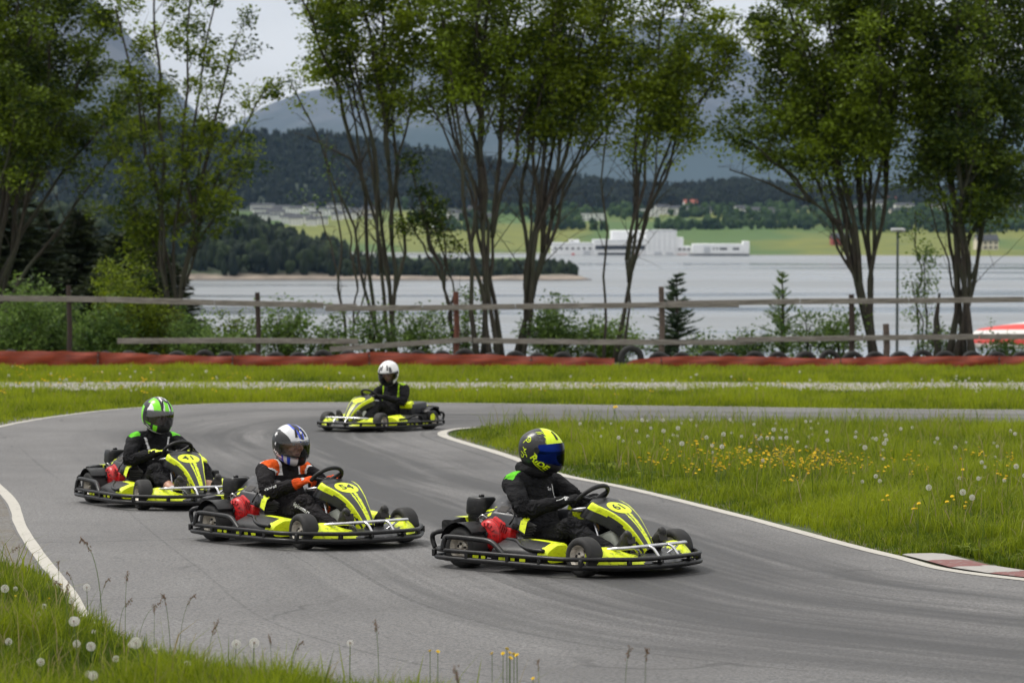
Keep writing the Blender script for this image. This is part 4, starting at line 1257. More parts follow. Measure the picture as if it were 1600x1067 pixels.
# ================================================================== BUILDINGS ACROSS THE FJORD
white_wall = simple('white_painted_boards', (.82, .82, .80), .7, var=.08, scale=.5)
cream_wall = simple('cream_painted_boards', (.66, .60, .48), .7, var=.08, scale=.5)
red_wall = simple('red_painted_boards', (.30, .06, .04), .7, var=.15, scale=.5)
dark_wall = simple('dark_stained_boards', (.05, .055, .075), .7, var=.15, scale=.5)
slate = simple('dark_slate_roof', (.026, .029, .036), .6, var=.2, scale=.6)
tile_red = simple('red_tile_roof', (.28, .07, .04), .7, var=.2, scale=.6)
grey_roof = simple('pale_grey_roof', (.24, .25, .27), .6, var=.2, scale=.6)
glass = simple('dark_window_glass', (.03, .035, .045), .15, var=.1)
def house_proto(wall, roof, L, W, H, RH, flat=False):
    """house standing on a local origin; front faces -Y"""
    root = bpy.data.objects.new('house', None)
    b = MB()
    b.add([(-L / 2, -W / 2, -3), (L / 2, -W / 2, -3), (L / 2, W / 2, -3), (-L / 2, W / 2, -3), (-L / 2, -W / 2, H), (L / 2, -W / 2, H), (L / 2, W / 2, H), (-L / 2, W / 2, H), (-L / 2, 0, H + (0 if flat else RH)), (L / 2, 0, H + (0 if flat else RH))],
          [(0, 1, 5, 4), (2, 3, 7, 6), (1, 2, 6, 9, 5), (3, 0, 4, 8, 7)])
    parts = [('wall', b, wall)]
    b = MB()
    if flat: b.box((0, 0, H + .25), (L + .8, W + .8, .5), None, .05, 1)
    else:
        e = .5
        for s in (-1, 1):
            b.add([(-L / 2 - e, s * (W / 2 + e), H - .25), (L / 2 + e, s * (W / 2 + e), H - .25), (L / 2 + e, 0, H + RH + .15), (-L / 2 - e, 0, H + RH + .15),
                   (-L / 2 - e, s * (W / 2 + e), H - .0), (L / 2 + e, s * (W / 2 + e), H - .0), (L / 2 + e, 0, H + RH + .42), (-L / 2 - e, 0, H + RH + .42)],
                  [(0, 1, 2, 3), (4, 5, 6, 7), (0, 1, 5, 4), (1, 2, 6, 5), (3, 0, 4, 7)])
        b.box((L * .2, .6, H + RH + .5), (.7, .7, 1.4))
    parts.append(('roof', b, roof))
    nw = max(2, int(L / 3))
    for f in range(max(1, int(H / 2.7))):
        for i in range(nw):
            b = MB().box((-L / 2 + L * (i + .5) / nw, -W / 2 - .04, 1.5 + 2.6 * f), (L / nw * .5, .08, 1.2))
            parts.append(('window', b, glass))
    for (nm, b, mt) in parts:
        c = bpy.data.objects.new(nm, b.mesh(nm, [mt], 30)); c.parent = root; c['_'] = 1
        del c['_']
    return root
def place_house(proto, px, d, label, rz=0.0, sc=1.0, land=far_land, lift=0.0, group='houses across the fjord', name='house', cat='house'):
    c = proto.copy(); c.name = name
    COL.objects.link(c)
    p = land.point(px, d); c.location = (p.x, p.y, p.z + lift); c.rotation_euler = (0, 0, rz); c.scale = (sc,) * 3
    for ch in proto.children:
        k = ch.copy(); COL.objects.link(k); k.parent = c
    return tag(c, label, cat, group)
HP = {'big': house_proto(white_wall, slate, 12, 8, 6.2, 2.3), 'row': house_proto(white_wall, slate, 17, 8, 6.2, 1.9), 'small': house_proto(white_wall, slate, 9, 8, 3.2, 2.8),
      'flat': house_proto(white_wall, grey_roof, 20, 12, 6, 0, True), 'redroof': house_proto(white_wall, tile_red, 11, 9, 5.4, 3.0), 'red': house_proto(red_wall, slate, 11, 8, 4, 2.8),
      'cream': house_proto(cream_wall, slate, 12, 9, 5.4, 3.0), 'dark': house_proto(dark_wall, slate, 10, 9, 6.5, 3.5)}
def d_for(px, py):
    """distance at which the far shore's ground shows at this height in the view"""
    lo, hi = 2000, 3200
    for _ in range(40):
        mid_ = (lo + hi) / 2; p = far_land.point(px, mid_)
        if HORIZON + FPX * (HC - p.z) / p.y > py: lo = mid_
        else: hi = mid_
    return lo
A_ = 'white house with a dark roof in the close rows at the left of the village'
B_ = 'white house with a dark roof among the trees at the right of the village'
C_ = 'white house with a dark roof scattered along the top of the green field'
for (kind, px, py, lab, rz) in [
    ('row', 410, 338, A_, .2), ('row', 432, 342, A_, .1), ('big', 452, 346, A_, .3), ('row', 474, 349, A_, .1), ('big', 494, 343, A_, .3), ('row', 512, 337, A_, .1), ('row', 440, 333, A_, .2), ('big', 463, 336, A_, .1),
    ('big', 484, 333, A_, .3), ('row', 535, 341, A_, .2), ('big', 556, 339, A_, .1), ('cream', 578, 338, 'cream house at the right end of the close rows of white houses', .2), ('row', 500, 351, A_, .1), ('big', 420, 331, A_, 0), ('row', 524, 331, A_, .1), ('row', 404, 330, A_, .1),
    ('flat', 694, 354, 'white flat roofed building low in the field between the middle trees', .1), ('dark', 742, 342, 'tall dark blue house rising between the middle trees', 0), ('big', 712, 345, C_, .4), ('big', 762, 352, C_, .2), ('small', 668, 350, C_, .3), ('row', 850, 336, C_, .1), ('small', 682, 341, C_, .2),
    ('small', 878, 347, C_, .2), ('flat', 926, 345, 'wide white building with a pale flat roof left of the three stemmed tree', .15), ('flat', 1010, 338, 'largest white building with a pale flat roof on the hill above the harbour', .05), ('big', 1034, 335, C_, .2), ('redroof', 1078, 328, 'white house with a red roof above the harbour hall', .2),
    ('row', 1060, 336, B_, .1), ('small', 1100, 334, B_, .3), ('big', 1158, 337, B_, .3), ('row', 1178, 341, B_, .1), ('row', 1212, 343, B_, .1), ('small', 1200, 336, B_, .2), ('red', 1285, 338, 'red house among the trees at the right of the village', .4), ('redroof', 1392, 323, 'white house with a bright red roof behind the street lamp', .2),
    ('big', 1372, 330, B_, .2), ('row', 1412, 332, B_, .1), ('big', 1440, 326, B_, .2), ('row', 1350, 335, B_, .2), ('row', 1458, 334, B_, .1), ('big', 1540, 330, B_, .2), ('row', 1580, 335, B_, .2), ('cream', 1400, 340, 'cream house low on the slope behind the street lamp', .2)]:
    place_house(HP[kind], px, d_for(px, py), lab, rz, random.uniform(.92, 1.1) * (.92 if kind in ('row', 'big') and px < 580 else 1.1))
for k_ in range(13):
    px = random.uniform(384, 600)
    place_house(HP[random.choice(('row', 'big', 'small'))], px, d_for(px, random.uniform(327, 353 if px < 520 else 346)), A_, random.uniform(-.1, .4), random.uniform(.72, .92))
place_house(HP['red'], 1312, 2130, 'low red boathouse at the shore between the right hand trees', .1, 1.2)
place_house(HP['cream'], 1540, 2110, 'cream house close to the water behind the darkest tree', .1, 1.3)

# harbour hall: long low wing, glazed strip, tall block
def p2(px, d): return (px - CX) / FPX * d
DH = 1975
zq = at(1000, 402.5, DH).z
hall = empty('harbour_hall', (p2(1000, DH), DH, zq))
tag(hall, 'large white harbour hall with a taller block and a dark window band at the quay', 'building')
u = DH / FPX
def hb(name, px0, px1, top, base, dy, dep, mat, mi_bev=.3):
    x0, x1 = (px0 - 1000) * u, (px1 - 1000) * u
    h0, h1 = (402.5 - base) * u, (402.5 - top) * u
    return MB().box(((x0 + x1) / 2, dy + dep / 2, (h0 + h1) / 2), (x1 - x0, dep, h1 - h0), None, mi_bev, 1).build(name, mat, hall)
hall_w = simple('white_steel_cladding', (.80, .81, .82), .5, var=.06, scale=.2)
hall_g = simple('grey_steel_cladding', (.50, .52, .55), .5, var=.06, scale=.2)
hb('low_wing', 862, 932, 381, 408, 2, 40, hall_w); hb('low_wing', 890, 906, 375, 381.6, 10, 20, hall_w)
hb('middle_wing', 928, 1012, 376, 407, 0, 45, hall_w); hb('window_band', 930, 1016, 383.5, 390, -.6, 1, glass); hb('window_band', 934, 978, 395, 400, -.5, 1, glass)
hb('tall_block', 957, 1056, 361, 380, 14, 40, hall_w); hb('tall_block', 1008, 1057, 361, 406, -2, 30, hall_w); hb('upper_room', 1052, 1068, 371, 385, 2, 20, hall_w)
hb('grey_annex', 1056, 1080, 385, 406, -1, 30, hall_w); hb('gate', 1022, 1034, 393, 404, -2.6, 1, hall_g); hb('gate', 1040, 1052, 394, 404, -2.5, 1, hall_g); hb('parapet', 1012, 1058, 359.6, 361.5, -2.4, 31, hall_g)
hb('sign_panel', 893, 898, 396, 403, 1.2, .6, simple('red_sign_board', (.55, .04, .03), .5)); hb('sign_panel', 990, 998, 396, 402, -1.1, .6, simple('red_container_side', (.45, .05, .06), .5)); hb('sign_panel', 1058, 1074, 397, 401, -1.7, .6, simple('faded_red_lettering_board', (.55, .32, .30), .5))
for px in range(866, 928, 9): hb('window', px, px + 4, 387, 390, 1.6, .6, glass, .02)
for px in range(1060, 1080, 7): hb('window', px, px + 4, 388, 391, -1.4, .6, glass, .02)
hb('roof_edge', 861, 933, 380, 381.5, 1.6, 41, hall_g); hb('roof_edge', 927, 1011, 375, 376.4, -.4, 46, hall_g)
hb('loading_door', 912, 922, 392, 405, 1.4, .8, hall_g, .02); hb('loading_door', 985, 989, 392, 405, -.6, .8, glass, .02)
for px in range(1014, 1056, 8): hb('cladding_joint', px, px + .4, 362, 392, -2.4, .3, hall_g, .02)
b = MB().box((15, -14, -.9), (125, 26, 2.6), None, .2, 1)
q_ = b.build('quay', simple('grey_quay_concrete', (.17, .165, .155), .9, var=.3, scale=.3), hall)
# white barge moored at the quay
barge = empty('work_barge', (p2(1122, 1940), 1940, WATER_Z)); tag(barge, 'long white barge with two dark windows and a raised bow right of the hall', 'boat')
ub = 1940 / FPX
def bx2(name, px0, px1, top, base, dy, dep, mat, bev=.3):
    MB().box((((px0 + px1) / 2 - 1122) * ub, dy + dep / 2, ((402 - (top + base) / 2)) * ub), ((px1 - px0) * ub, dep, (base - top) * ub), None, bev, 1).build(name, mat, barge)
bx2('hull', 1078, 1171, 399, 403.5, 0, 12, simple('dark_hull', (.10, .11, .12), .6)); bx2('deck_house', 1082, 1162, 383.5, 399.3, 1, 10, hall_w); bx2('bow', 1161, 1171, 379.5, 399.4, .5, 11, hall_w)
for px in (1131, 1150): bx2('window', px - 5, px + 5, 389.5, 393, .9, .4, glass, .02)
for px in range(1114, 1128, 5): bx2('window', px, px + 2.5, 389.5, 392.5, .9, .4, glass, .02)
bx2('hatch', 1100, 1110, 388, 398, .9, .4, hall_g, .02)
# ================================================================== GO-KARTS
YEL = (.74, .86, .012)
black_pl = simple('scuffed_black_plastic', (.011, .011, .012), .42, var=.35, scale=14, bump=.12)
dark_pl = simple('dark_grey_plastic', (.030, .031, .036), .35, var=.25, scale=12)
yel_pl = simple('acid_yellow_plastic', YEL, .38, var=.10, scale=12)
tube_black = simple('black_powder_coated_tube', (.010, .010, .011), .38, var=.4, scale=16)
steel = simple('bright_steel_tube', (.62, .62, .64), .28, .9, var=.2, scale=20)
alu = simple('cast_aluminium', (.30, .295, .29), .38, .8, var=.3, scale=26)
rim_mat = simple('dusty_alloy_rim', (.66, .61, .53), .40, .35, var=.35, scale=30)
tyre_mat = simple('slick_tyre_rubber', (.017, .0165, .0165), .72, var=.35, scale=22, bump=.15)
red_eng = simple('red_engine_cowl', (.60, .012, .014), .35, var=.25, scale=24)
red_dark = simple('dark_red_cooling_slot', (.20, .008, .009), .6)
tank_mat = simple('milky_fuel_tank', (.42, .44, .38), .35, var=.15, scale=12)
chain_mat = simple('oily_dark_metal', (.035, .032, .03), .45, .7, var=.4, scale=30)
brass = simple('brass_fitting', (.45, .25, .08), .4, .8)

def scuffed(mat, dark, amount=.5):
    """worn-in rubs and dirt speckle on moulded plastic"""
    t = mat.node_tree; bs = t.nodes['Principled BSDF']; src = bs.inputs['Base Color'].links[0].from_socket
    m = NT.__new__(NT); m.mat, m.t, m.bsdf = mat, t, bs
    a = m.noise(m.coord('Object', (6, 6, 22)), 3.2, 7, .7); b_ = m.noise(m.coord('Object', (1, 1, 1)), 55, 4, .7); c_ = m.noise(m.coord(), 4, 3)
    f = m.math('ADD', m.rng(a, .555, .64, 0, amount), m.math('MULTIPLY', m.rng(b_, .57, .68, 0, amount), m.rng(c_, .42, .62)))
    t.links.new(m.mix(m.math('MINIMUM', f, amount), src, dark), bs.inputs['Base Color'])
scuffed(yel_pl, (.05, .055, .03), .62); scuffed(black_pl, (.060, .057, .053), .4); scuffed(dark_pl, (.085, .083, .08), .35); scuffed(tube_black, (.07, .066, .06), .35)
for m_ in (black_pl, tube_black): m_.node_tree.nodes['Principled BSDF'].inputs['Specular IOR Level'].default_value = .32; scuffed(red_eng, (.10, .012, .012), .5); scuffed(rim_mat, (.10, .09, .08), .6)

def rag(a, b_, s=9.0, seed=0.0):
    """ragged edge value for torn-looking graphics"""
    return mnoise.noise(Vector((a * s, b_ * s * 3.2, seed))) * .5 + mnoise.noise(Vector((a * s * 3.1, b_ * s * 7, seed + 5))) * .3

FONT_CACHE = {}
def text_shape(txt, shear=0.0, thick=0.0):
    """flat glyph mesh centred on the origin, cap height about 1: verts, faces"""
    key = (txt, shear, thick)
    if key in FONT_CACHE: return FONT_CACHE[key]
    cu = bpy.data.curves.new('lettering', 'FONT'); cu.body = txt; cu.align_x = 'CENTER'; cu.align_y = 'CENTER'; cu.shear = shear; cu.offset = thick; cu.resolution_u = 3
    o = bpy.data.objects.new('lettering', cu); COL.objects.link(o)
    dg = bpy.context.evaluated_depsgraph_get(); dg.update()
    me = bpy.data.meshes.new_from_object(o.evaluated_get(dg))
    bm = bmesh.new(); bm.from_mesh(me)
    bmesh.ops.triangulate(bm, faces=list(bm.faces))
    for _ in range(2):
        long_ = [e for e in bm.edges if e.calc_length() > .16]
        if long_: bmesh.ops.subdivide_edges(bm, edges=long_, cuts=1)
        bmesh.ops.triangulate(bm, faces=[f for f in bm.faces if len(f.verts) > 3])
    V = [v.co.copy() for v in bm.verts]; bm.verts.index_update(); F = [[v.index for v in f.verts] for f in bm.faces]
    bm.free(); bpy.data.objects.remove(o); bpy.data.curves.remove(cu); bpy.data.meshes.remove(me)
    FONT_CACHE[key] = (V, F)
    return V, F

def decal(name, bvh, V, F, origin, right, up, size, mat, parent, wide=1.0, off=.0025, reach=.12):
    """project flat shapes onto a surface along the inward normal"""
    right = Vector(right).normalized(); up = Vector(up); up = (up - right * up.dot(right)).normalized(); nrm = right.cross(up)
    out = []
    origin = Vector(origin)
    for v in V:
        p = origin + right * v.x * size * wide + up * v.y * size
        h = bvh.ray_cast(p + nrm * reach, -nrm, reach * 2.5)
        out.append((h[0] + nrm * off) if h[0] is not None else p)
    return MB().add(out, F).build(name, mat, parent, 0)

def stroke_shape(lines, w):
    """brush strokes as flat ribbons: list of polylines"""
    V, F = [], []
    for L in lines:
        P = catmull([Vector((a, b_, 0)) for a, b_ in L], 5)
        o = len(V)
        for i, p in enumerate(P):
            t = (P[min(i + 1, len(P) - 1)] - P[max(i - 1, 0)]).normalized(); nn = Vector((-t.y, t.x, 0)) * w * .5 * (1 - .3 * abs(2 * i / len(P) - 1))
            V += [p + nn, p - nn]
        F += [[o + 2 * i, o + 2 * i + 1, o + 2 * i + 3, o + 2 * i + 2] for i in range(len(P) - 1)]
    return V, F
def disc_shape(n=40, rx=1.0, ry=1.0, rings=4):
    V = [Vector((0, 0, 0))]; F = []
    for r in range(1, rings + 1):
        for k in range(n):
            a = 2 * math.pi * k / n; V.append(Vector((math.cos(a) * rx * r / rings, math.sin(a) * ry * r / rings, 0)))
    for k in range(n): F.append([0, 1 + k, 1 + (k + 1) % n])
    for r in range(rings - 1):
        for k in range(n):
            a = 1 + r * n + k; b_ = 1 + r * n + (k + 1) % n
            F.append([a, a + n, b_ + n, b_])
    return V, F
STAR = ([Vector((math.cos(math.pi / 2 + k * math.pi / 5) * (1 if k % 2 == 0 else .42), math.sin(math.pi / 2 + k * math.pi / 5) * (1 if k % 2 == 0 else .42), 0)) for k in range(10)] + [Vector((0, 0, 0))], [[k, (k + 1) % 10, 10] for k in range(10)])

def bvh_of(o):
    me = o.data
    return BVHTree.FromPolygons([v.co for v in me.vertices], [list(p.vertices) for p in me.polygons])

def make_wheel(root, x, y, r, w, steer=0.0):
    """slick tyre and dished rim; outer side faces away from the kart"""
    s = 1 if y > 0 else -1
    M = Matrix.Translation((x, y, r)) @ Matrix.Rotation(steer, 4, 'Z') @ Matrix.Rotation(-s * math.pi / 2, 4, 'X')
    h = w / 2; rr = r * .57
    b = MB()
    pf = [(rr, -h * .82), (rr + .006, -h * .95), (r * .80, -h), (r * .92, -h * .90), (r * .985, -h * .66), (r, -h * .35), (r, h * .35), (r * .985, h * .66), (r * .92, h * .90), (r * .80, h), (rr + .006, h * .95), (rr, h * .82)]
    b.lathe(pf, 40, M, caps=False); t = b.build('wheel', tyre_mat, root, 50)
    b = MB()
    b.lathe([(rr * .98, -h * .8), (rr * 1.02, -h * .9), (rr * .92, -h * .5), (rr * .92, h * .2), (rr * .97, h * .80), (rr * 1.06, h * .93), (rr * 1.05, h * .86), (rr * .90, h * .72), (rr * .82, h * .38), (rr * .50, h * .26), (rr * .46, h * .50), (rr * .20, h * .55), (rr * .16, h * .78), (.0001, h * .8)], 32, M)
    for k in range(3):
        a = k * 2.094
        b.lathe([(.0075, 0), (.0075, h * .16), (.0001, h * .18)], 8, M @ Matrix.Translation((math.cos(a) * rr * .33, math.sin(a) * rr * .33, h * .50)), mi=1)
        b.ball(M @ Vector((math.cos(a + 1) * rr * .68, math.sin(a + 1) * rr * .68, h * .33)), (.012, .012, .012), 8, 6, mi=1)
    b.build('rim', [rim_mat, chain_mat], t, 40)
    return t

NUM_MATS = {}
def make_kart(label, number, steer):
    root = empty('go_kart')
    tag(root, label, 'go-kart', 'go-karts on the track')
    # --- protective double ring
    def ring(z, dx=0.0):
        h = [(-.758, .34), (-.73, .50), (-.67, .60), (-.54, .645), (-.2, .655), (.2, .655), (.42, .65), (.57, .60), (.76, .43), (.85, .33), (.892, .20), (.902, 0)]
        L = [(x + dx * (1 if x > 0 else -1), y) for x, y in h]
        return [(x, y, z) for x, y in L] + [(x, -y, z) for x, y in L[-2::-1]]
    for z, dx, r in ((.122, .0, .0150), (.070, .010, .0160)):
        MB().tube(ring(z, dx), r, 10, closed=True, smooth=4).build('bumper_tube', tube_black, root, 180)
    for s in (-1, 1):
        for x, y in ((-.70, .60), (-.35, .652), (.02, .655), (.30, .653), (.60, .59), (.82, .36), (-.758, .3)): MB().box((x, y * s, .096), (.03, .03, .05), None, .005, 1).build('bumper_bracket', tube_black, root, 40)
        for x in (-.45, .25): MB().tube([(x, s * .65, .12), (x, s * .34, .09)], .013, 6).build('bumper_stay', tube_black, root, 40)
        MB().tube([(.93, s * .15, .1), (.7, s * .15, .08)], .013, 6).build('bumper_stay', tube_black, root, 40)
    # dark skirt strip inside the ring
    rg = [Vector(p) for p in catmull(ring(.12), 4, True)]
    b = MB(); vs = []
    for p in rg:
        q = Vector((p.x * .965, p.y * .945, 0))
        vs += [(q.x, q.y, .045), (q.x, q.y, .086)]
    k = len(rg); b.add(vs, [(2 * i, 2 * ((i + 1) % k), 2 * ((i + 1) % k) + 1, 2 * i + 1) for i in range(k)])
    sk = b.build('bumper_skirt', black_pl, root, 180)
    for s in (-1, 1):                                             # little yellow marks on the skirt
        for x0, L in ((-.30, .05), (-.23, .035), (-.06, .06), (.03, .04), (.12, .05)):
            y = s * .622
            MB().box((x0, y, .092), (L, .004, .018), None, .0, 1).build('skirt_mark', yel_pl, sk, 0)
    # --- chassis
    b = MB()
    for s in (-1, 1):
        b.tube([(-.62, s * .30, .075), (-.2, s * .32, .065), (.3, s * .30, .065), (.62, s * .20, .07), (.86, s * .16, .08)], .016, 8, smooth=4)
        b.tube([(.53, s * .18, .10), (.53, s * .36, .115)], .014, 7)
        b.box((.53, s * .385, .125), (.05, .035, .12), None, .008, 1)
    for x in (-.6, -.3, .1, .5): b.tube([(x, -.31, .07), (x, .31, .07)], .015, 7)
    b.tube([(-.495, -.48, .14), (-.495, .48, .14)], .020, 10)
    b.build('chassis_frame', tube_black, root, 180)
    MB().box((.22, 0, .052), (1.18, .60, .008), None, .003, 1).build('floor_tray', chain_mat, root)
    for (x, y, r, w, st_) in ((.53, .47, .130, .125, steer), (.53, -.47, .130, .125, steer), (-.495, .49, .139, .185, 0), (-.495, -.49, .139, .185, 0)): make_wheel(root, x, y, r, w, st_)
    # --- side pods
    for s in (-1, 1):
        def pod(u, v):
            x = -.20 + .50 * u; a = 2 * math.pi * v
            pl = 1 - .22 * max(0, abs(u - .5) * 2 - .90) / .1
            cy, cz = .475, .128 + .006 * u
            hh = (.072 + .014 * math.sin(math.pi * min(1, u * 1.1))) * pl; ww = .135 * pl
            c, sn = math.cos(a), math.sin(a); e = .5
            yy = cy + ww * math.copysign(abs(c) ** e, c); zz = cz + hh * math.copysign(abs(sn) ** e, sn)
            zz -= .05 * max(0, (yy - cy) / .135) * (1 if sn > 0 else 0)          # top slopes outwards
            return (x, s * yy, zz)
        def podmat(u, v):
            p = pod(u, v)
            if p[2] < .105: return 0
            r_ = rag(p[0], p[1] + p[2], 9, 2.0 + s)
            if u > .955: return 1
            top = math.sin(2 * math.pi * v) > .3
            edge = .37 + .13 * u
            if top and abs(p[1]) < edge + .03 * r_ and u > .22 + .25 * r_: return 1
            if top and u + .10 * r_ > .88: return 1
            if s > 0 and u > .62 + .10 * r_: return 1
            return 0
        b = MB().grid(pod, 46, 48, podmat)
        for uu in (0.0, 1.0):
            ringv = [pod(uu, j / 48) for j in range(48)]
            b.add(ringv, [tuple(range(48)) if uu else tuple(range(48))[::-1]], 1 if uu else 0)
        pd = b.build('side_pod', [black_pl, yel_pl], root, 50)
        MB().tube([(-.24, s * .60, .13), (-.20, s * .585, .20), (-.06, s * .575, .205), (.04, s * .585, .185), (.16, s * .60, .170), (.28, s * .60, .165)] if s > 0 else [(-.16, s * .46, .205), (-.04, s * .50, .205), (.06, s * .56, .178), (.18, s * .60, .165), (.29, s * .60, .160)], .014, 8, smooth=4).build('pod_rail', tube_black, pd, 180)
        if s > 0:
            V, F = disc_shape(24, .052, .052); MB().add([(-.40 + v.x, .642, .175 + v.y) for v in V], F).build('yellow_disc', yel_pl, pd, 0)
            b = MB().box((-.40, .61, .20), (.15, .06, .13), None, .02, 2); b.build('rear_pod_panel', black_pl, pd)
    # engine guard hoop on the right, rear hoops both sides
    MB().tube([(-.58, -.645, .122), (-.575, -.635, .185), (-.54, -.625, .212), (-.30, -.62, .208), (-.16, -.625, .198), (-.07, -.64, .155), (-.02, -.65, .124)], .0185, 9, smooth=5).build('engine_guard', tube_black, root, 180)
    for s in (-1, 1):
        MB().tube([(-.74, s * .55, .12), (-.765, s * .55, .18), (-.755, s * .55, .215), (-.72, s * .52, .232), (-.66, s * .40, .235), (-.62, s * .28, .23)], .0175, 9, smooth=5).build('rear_hoop', tube_black, root, 180)
    # --- rear plastic bumper
    def rearb(u, v):
        y = -.50 + 1.0 * u; a = 2 * math.pi * v; c, sn = math.cos(a), math.sin(a)
        pl = 1 - .25 * max(0, abs(u - .5) * 2 - .85) / .15
        return (-.685 + .095 * pl * math.copysign(abs(c) ** .5, c) + .03 * abs(2 * u - 1) ** 2, y, .275 + .050 * pl * math.copysign(abs(sn) ** .5, sn) - .03 * (c > .2))
    b = MB().grid(rearb, 40, 32, lambda u, v: 1 if (.08 < v < .30 and abs(abs(u - .5) - .30) < .07 + .05 * rag(u, v, 20, 1)) else 0)
    for uu in (0, 1): b.add([rearb(uu, j / 32) for j in range(32)], [tuple(range(32))])
    rb = b.build('rear_bumper', [black_pl, yel_pl], root, 50)
    for s in (-1, 1):
        b = MB()
        def fend(u, v):
            a = R(20 + 120 * u); r_ = .168
            return (-.495 - r_ * math.cos(a), s * (.40 + .19 * v), .139 + r_ * math.sin(a))
        b.grid(fend, 14, 3); b.grid(lambda u, v: tuple(Vector(fend(1 - u, v)) + Vector((0, 0, -.008))), 14, 3)
        b.build('mudguard', black_pl, rb, 60)
    # --- engine on the right, behind the driver's elbow
    eng = MB().box((-.36, -.26, .205), (.20, .16, .20), None, .02, 2).box((-.28, -.27, .30), (.16, .13, .12), (0, .5, 0), .015, 2).build('engine', chain_mat, root)
    b = MB()
    for i in range(6): b.box((-.23 + .004 * i, -.25, .215 + .018 * i), (.15, .13, .007), (0, .35, 0), 0)
    b.tube([(-.22, -.30, .24), (-.16, -.33, .20), (-.12, -.30, .15)], .02, 8, smooth=3).build('cylinder_fins', alu, eng, 30)
    Mx = Matrix.Translation((-.375, -.350, .222)) @ Matrix.Rotation(math.pi / 2, 4, 'X')
    b = MB().lathe([(.108, -.05), (.112, .0), (.108, .045), (.096, .070), (.084, .082), (.060, .088), (.056, .080), (.030, .084), (.0001, .088)], 36, Mx)
    b.box((-.31, -.35, .285), (.12, .10, .09), (0, .45, 0), .016, 2).box((-.245, -.345, .240), (.11, .10, .085), (0, .15, 0), .014, 2).box((-.375, -.35, .135), (.13, .085, .09), None, .02, 2).box((-.42, -.335, .30), (.08, .08, .06), (0, -.3, 0), .014, 2)
    cowl = b.build('starter_cowl', red_eng, eng, 40)
    b = MB()
    for k in range(14):
        a = 2 * math.pi * k / 14
        c = Mx @ Vector((math.cos(a) * .070, math.sin(a) * .070, .0865))
        b.box(c, (.024, .006, .007), (0, -a, 0), 0)
    b.build('cooling_slot', red_dark, cowl, 0); b = MB()
    for k in range(4): b.box((-.275 + .016 * k, -.402, .283 - .008 * k), (.007, .006, .05), (0, .45, 0), 0)
    b.build('grille_slot', red_dark, cowl, 0)
    MB().box((-.372, -.443, .222), (.03, .012, .045), (0, .3, 0), .004, 1).build('pull_handle', black_pl, cowl)
    MB().tube([(-.45, -.40, .27), (-.48, -.41, .30), (-.475, -.41, .33)], .012, 7).build('throttle_lever', black_pl, cowl)
    MB().tube([(-.20, -.395, .30), (-.17, -.40, .33), (-.19, -.36, .37), (-.28, -.33, .385)], .007, 6, smooth=4).build('spark_lead', black_pl, eng, 180)
    MB().box((-.16, -.375, .285), (.05, .03, .04), (0, .4, 0), .008, 2).build('spark_cap', black_pl, eng)
    MB().box((-.36, -.395, .150), (.17, .04, .05), None, .01, 2).build('cowl_foot', chain_mat, eng)
    MB().lathe([(.100, 0), (.104, .006), (.098, .010), (.092, .006)], 36, Mx @ Matrix.Translation((0, 0, .052)), caps=False).build('fan_ring', red_dark, cowl, 60)
    # air filter
    b = MB().loft([[(x * s_ - .555, y * s_ - .285, z) for x, y in [(math.copysign(abs(math.cos(t)) ** .45, math.cos(t)) * .080, math.copysign(abs(math.sin(t)) ** .45, math.sin(t)) * .078) for t in np.linspace(0, 2 * math.pi, 32, endpoint=False)]]
                   for z, s_ in ((.275, .84), (.285, .94), (.345, .97), (.347, 1.06), (.360, 1.10), (.430, 1.07), (.455, 1.0), (.463, .90))])
    b.lathe([(.020, .463), (.020, .475), (.014, .481), (.0001, .482)], 12, Matrix.Translation((-.555, -.285, 0)))
    b.box((-.535, -.275, .31), (.10, .09, .12), None, .015, 1)
    af = b.build('air_filter', black_pl, eng, 40)
    MB().tube([(-.50, -.23, .34), (-.44, -.24, .40), (-.36, -.25, .41), (-.30, -.22, .39)], .030, 10, smooth=4).tube([(-.50, -.35, .30), (-.44, -.37, .35), (-.38, -.33, .36)], .012, 7, smooth=4).build('hose', dark_pl, eng, 180)
    MB().tube([(-.46, -.10, .30), (-.60, -.08, .30), (-.64, .12, .30), (-.62, .26, .29)], [.028, .05, .055, .05], 14, smooth=5).build('exhaust', chain_mat, eng, 180)
    b = MB().box((-.47, -.38, .285), (.05, .05, .07), None, .01, 1).tube([(-.47, -.40, .33), (-.43, -.41, .35), (-.40, -.40, .33)], .008, 6, smooth=3).tube([(-.50, -.36, .27), (-.46, -.42, .22), (-.44, -.40, .16)], .007, 6, smooth=3)
    b.build('carburettor', alu, eng, 40)
    # engine cover panel with vents
    def cov(u, v):
        x = -.46 + .38 * u; w0 = -.405 + .03 * u; y = w0 + .205 * v
        z = .352 + .125 * v ** .75 - .03 * u - .05 * max(0, .12 - v) / .12 - .03 * max(0, u - .82) / .18 - .05 * max(0, .25 - u) / .25 * (1 - v)
        return (x, y, z)
    def covmat(u, v):
        r_ = rag(u, v, 3, 8)
        if u < .20 + .05 * r_ and v < .42 and int((v * 13 + u * 4)) % 2 == 0: return 1
        if u > .87 + .05 * r_: return 1
        if v > .88 and .3 < u < .75 and r_ > .1: return 1
        return 0
    b = MB().grid(cov, 40, 40, covmat).grid(lambda u, v: tuple(Vector(cov(1 - u, v)) - Vector((0, 0, .012))), 10, 10)
    for fn in (lambda u, v: cov(u, 0), lambda u, v: cov(u, 1), lambda u, v: cov(0, u), lambda u, v: cov(1, u)):
        b.grid(lambda u, v, fn=fn: tuple(Vector(fn(u, v)) - Vector((0, 0, .012 * v))), 20, 1)
    cover = b.build('engine_cover', [dark_pl, yel_pl], root, 50)
    b = MB()
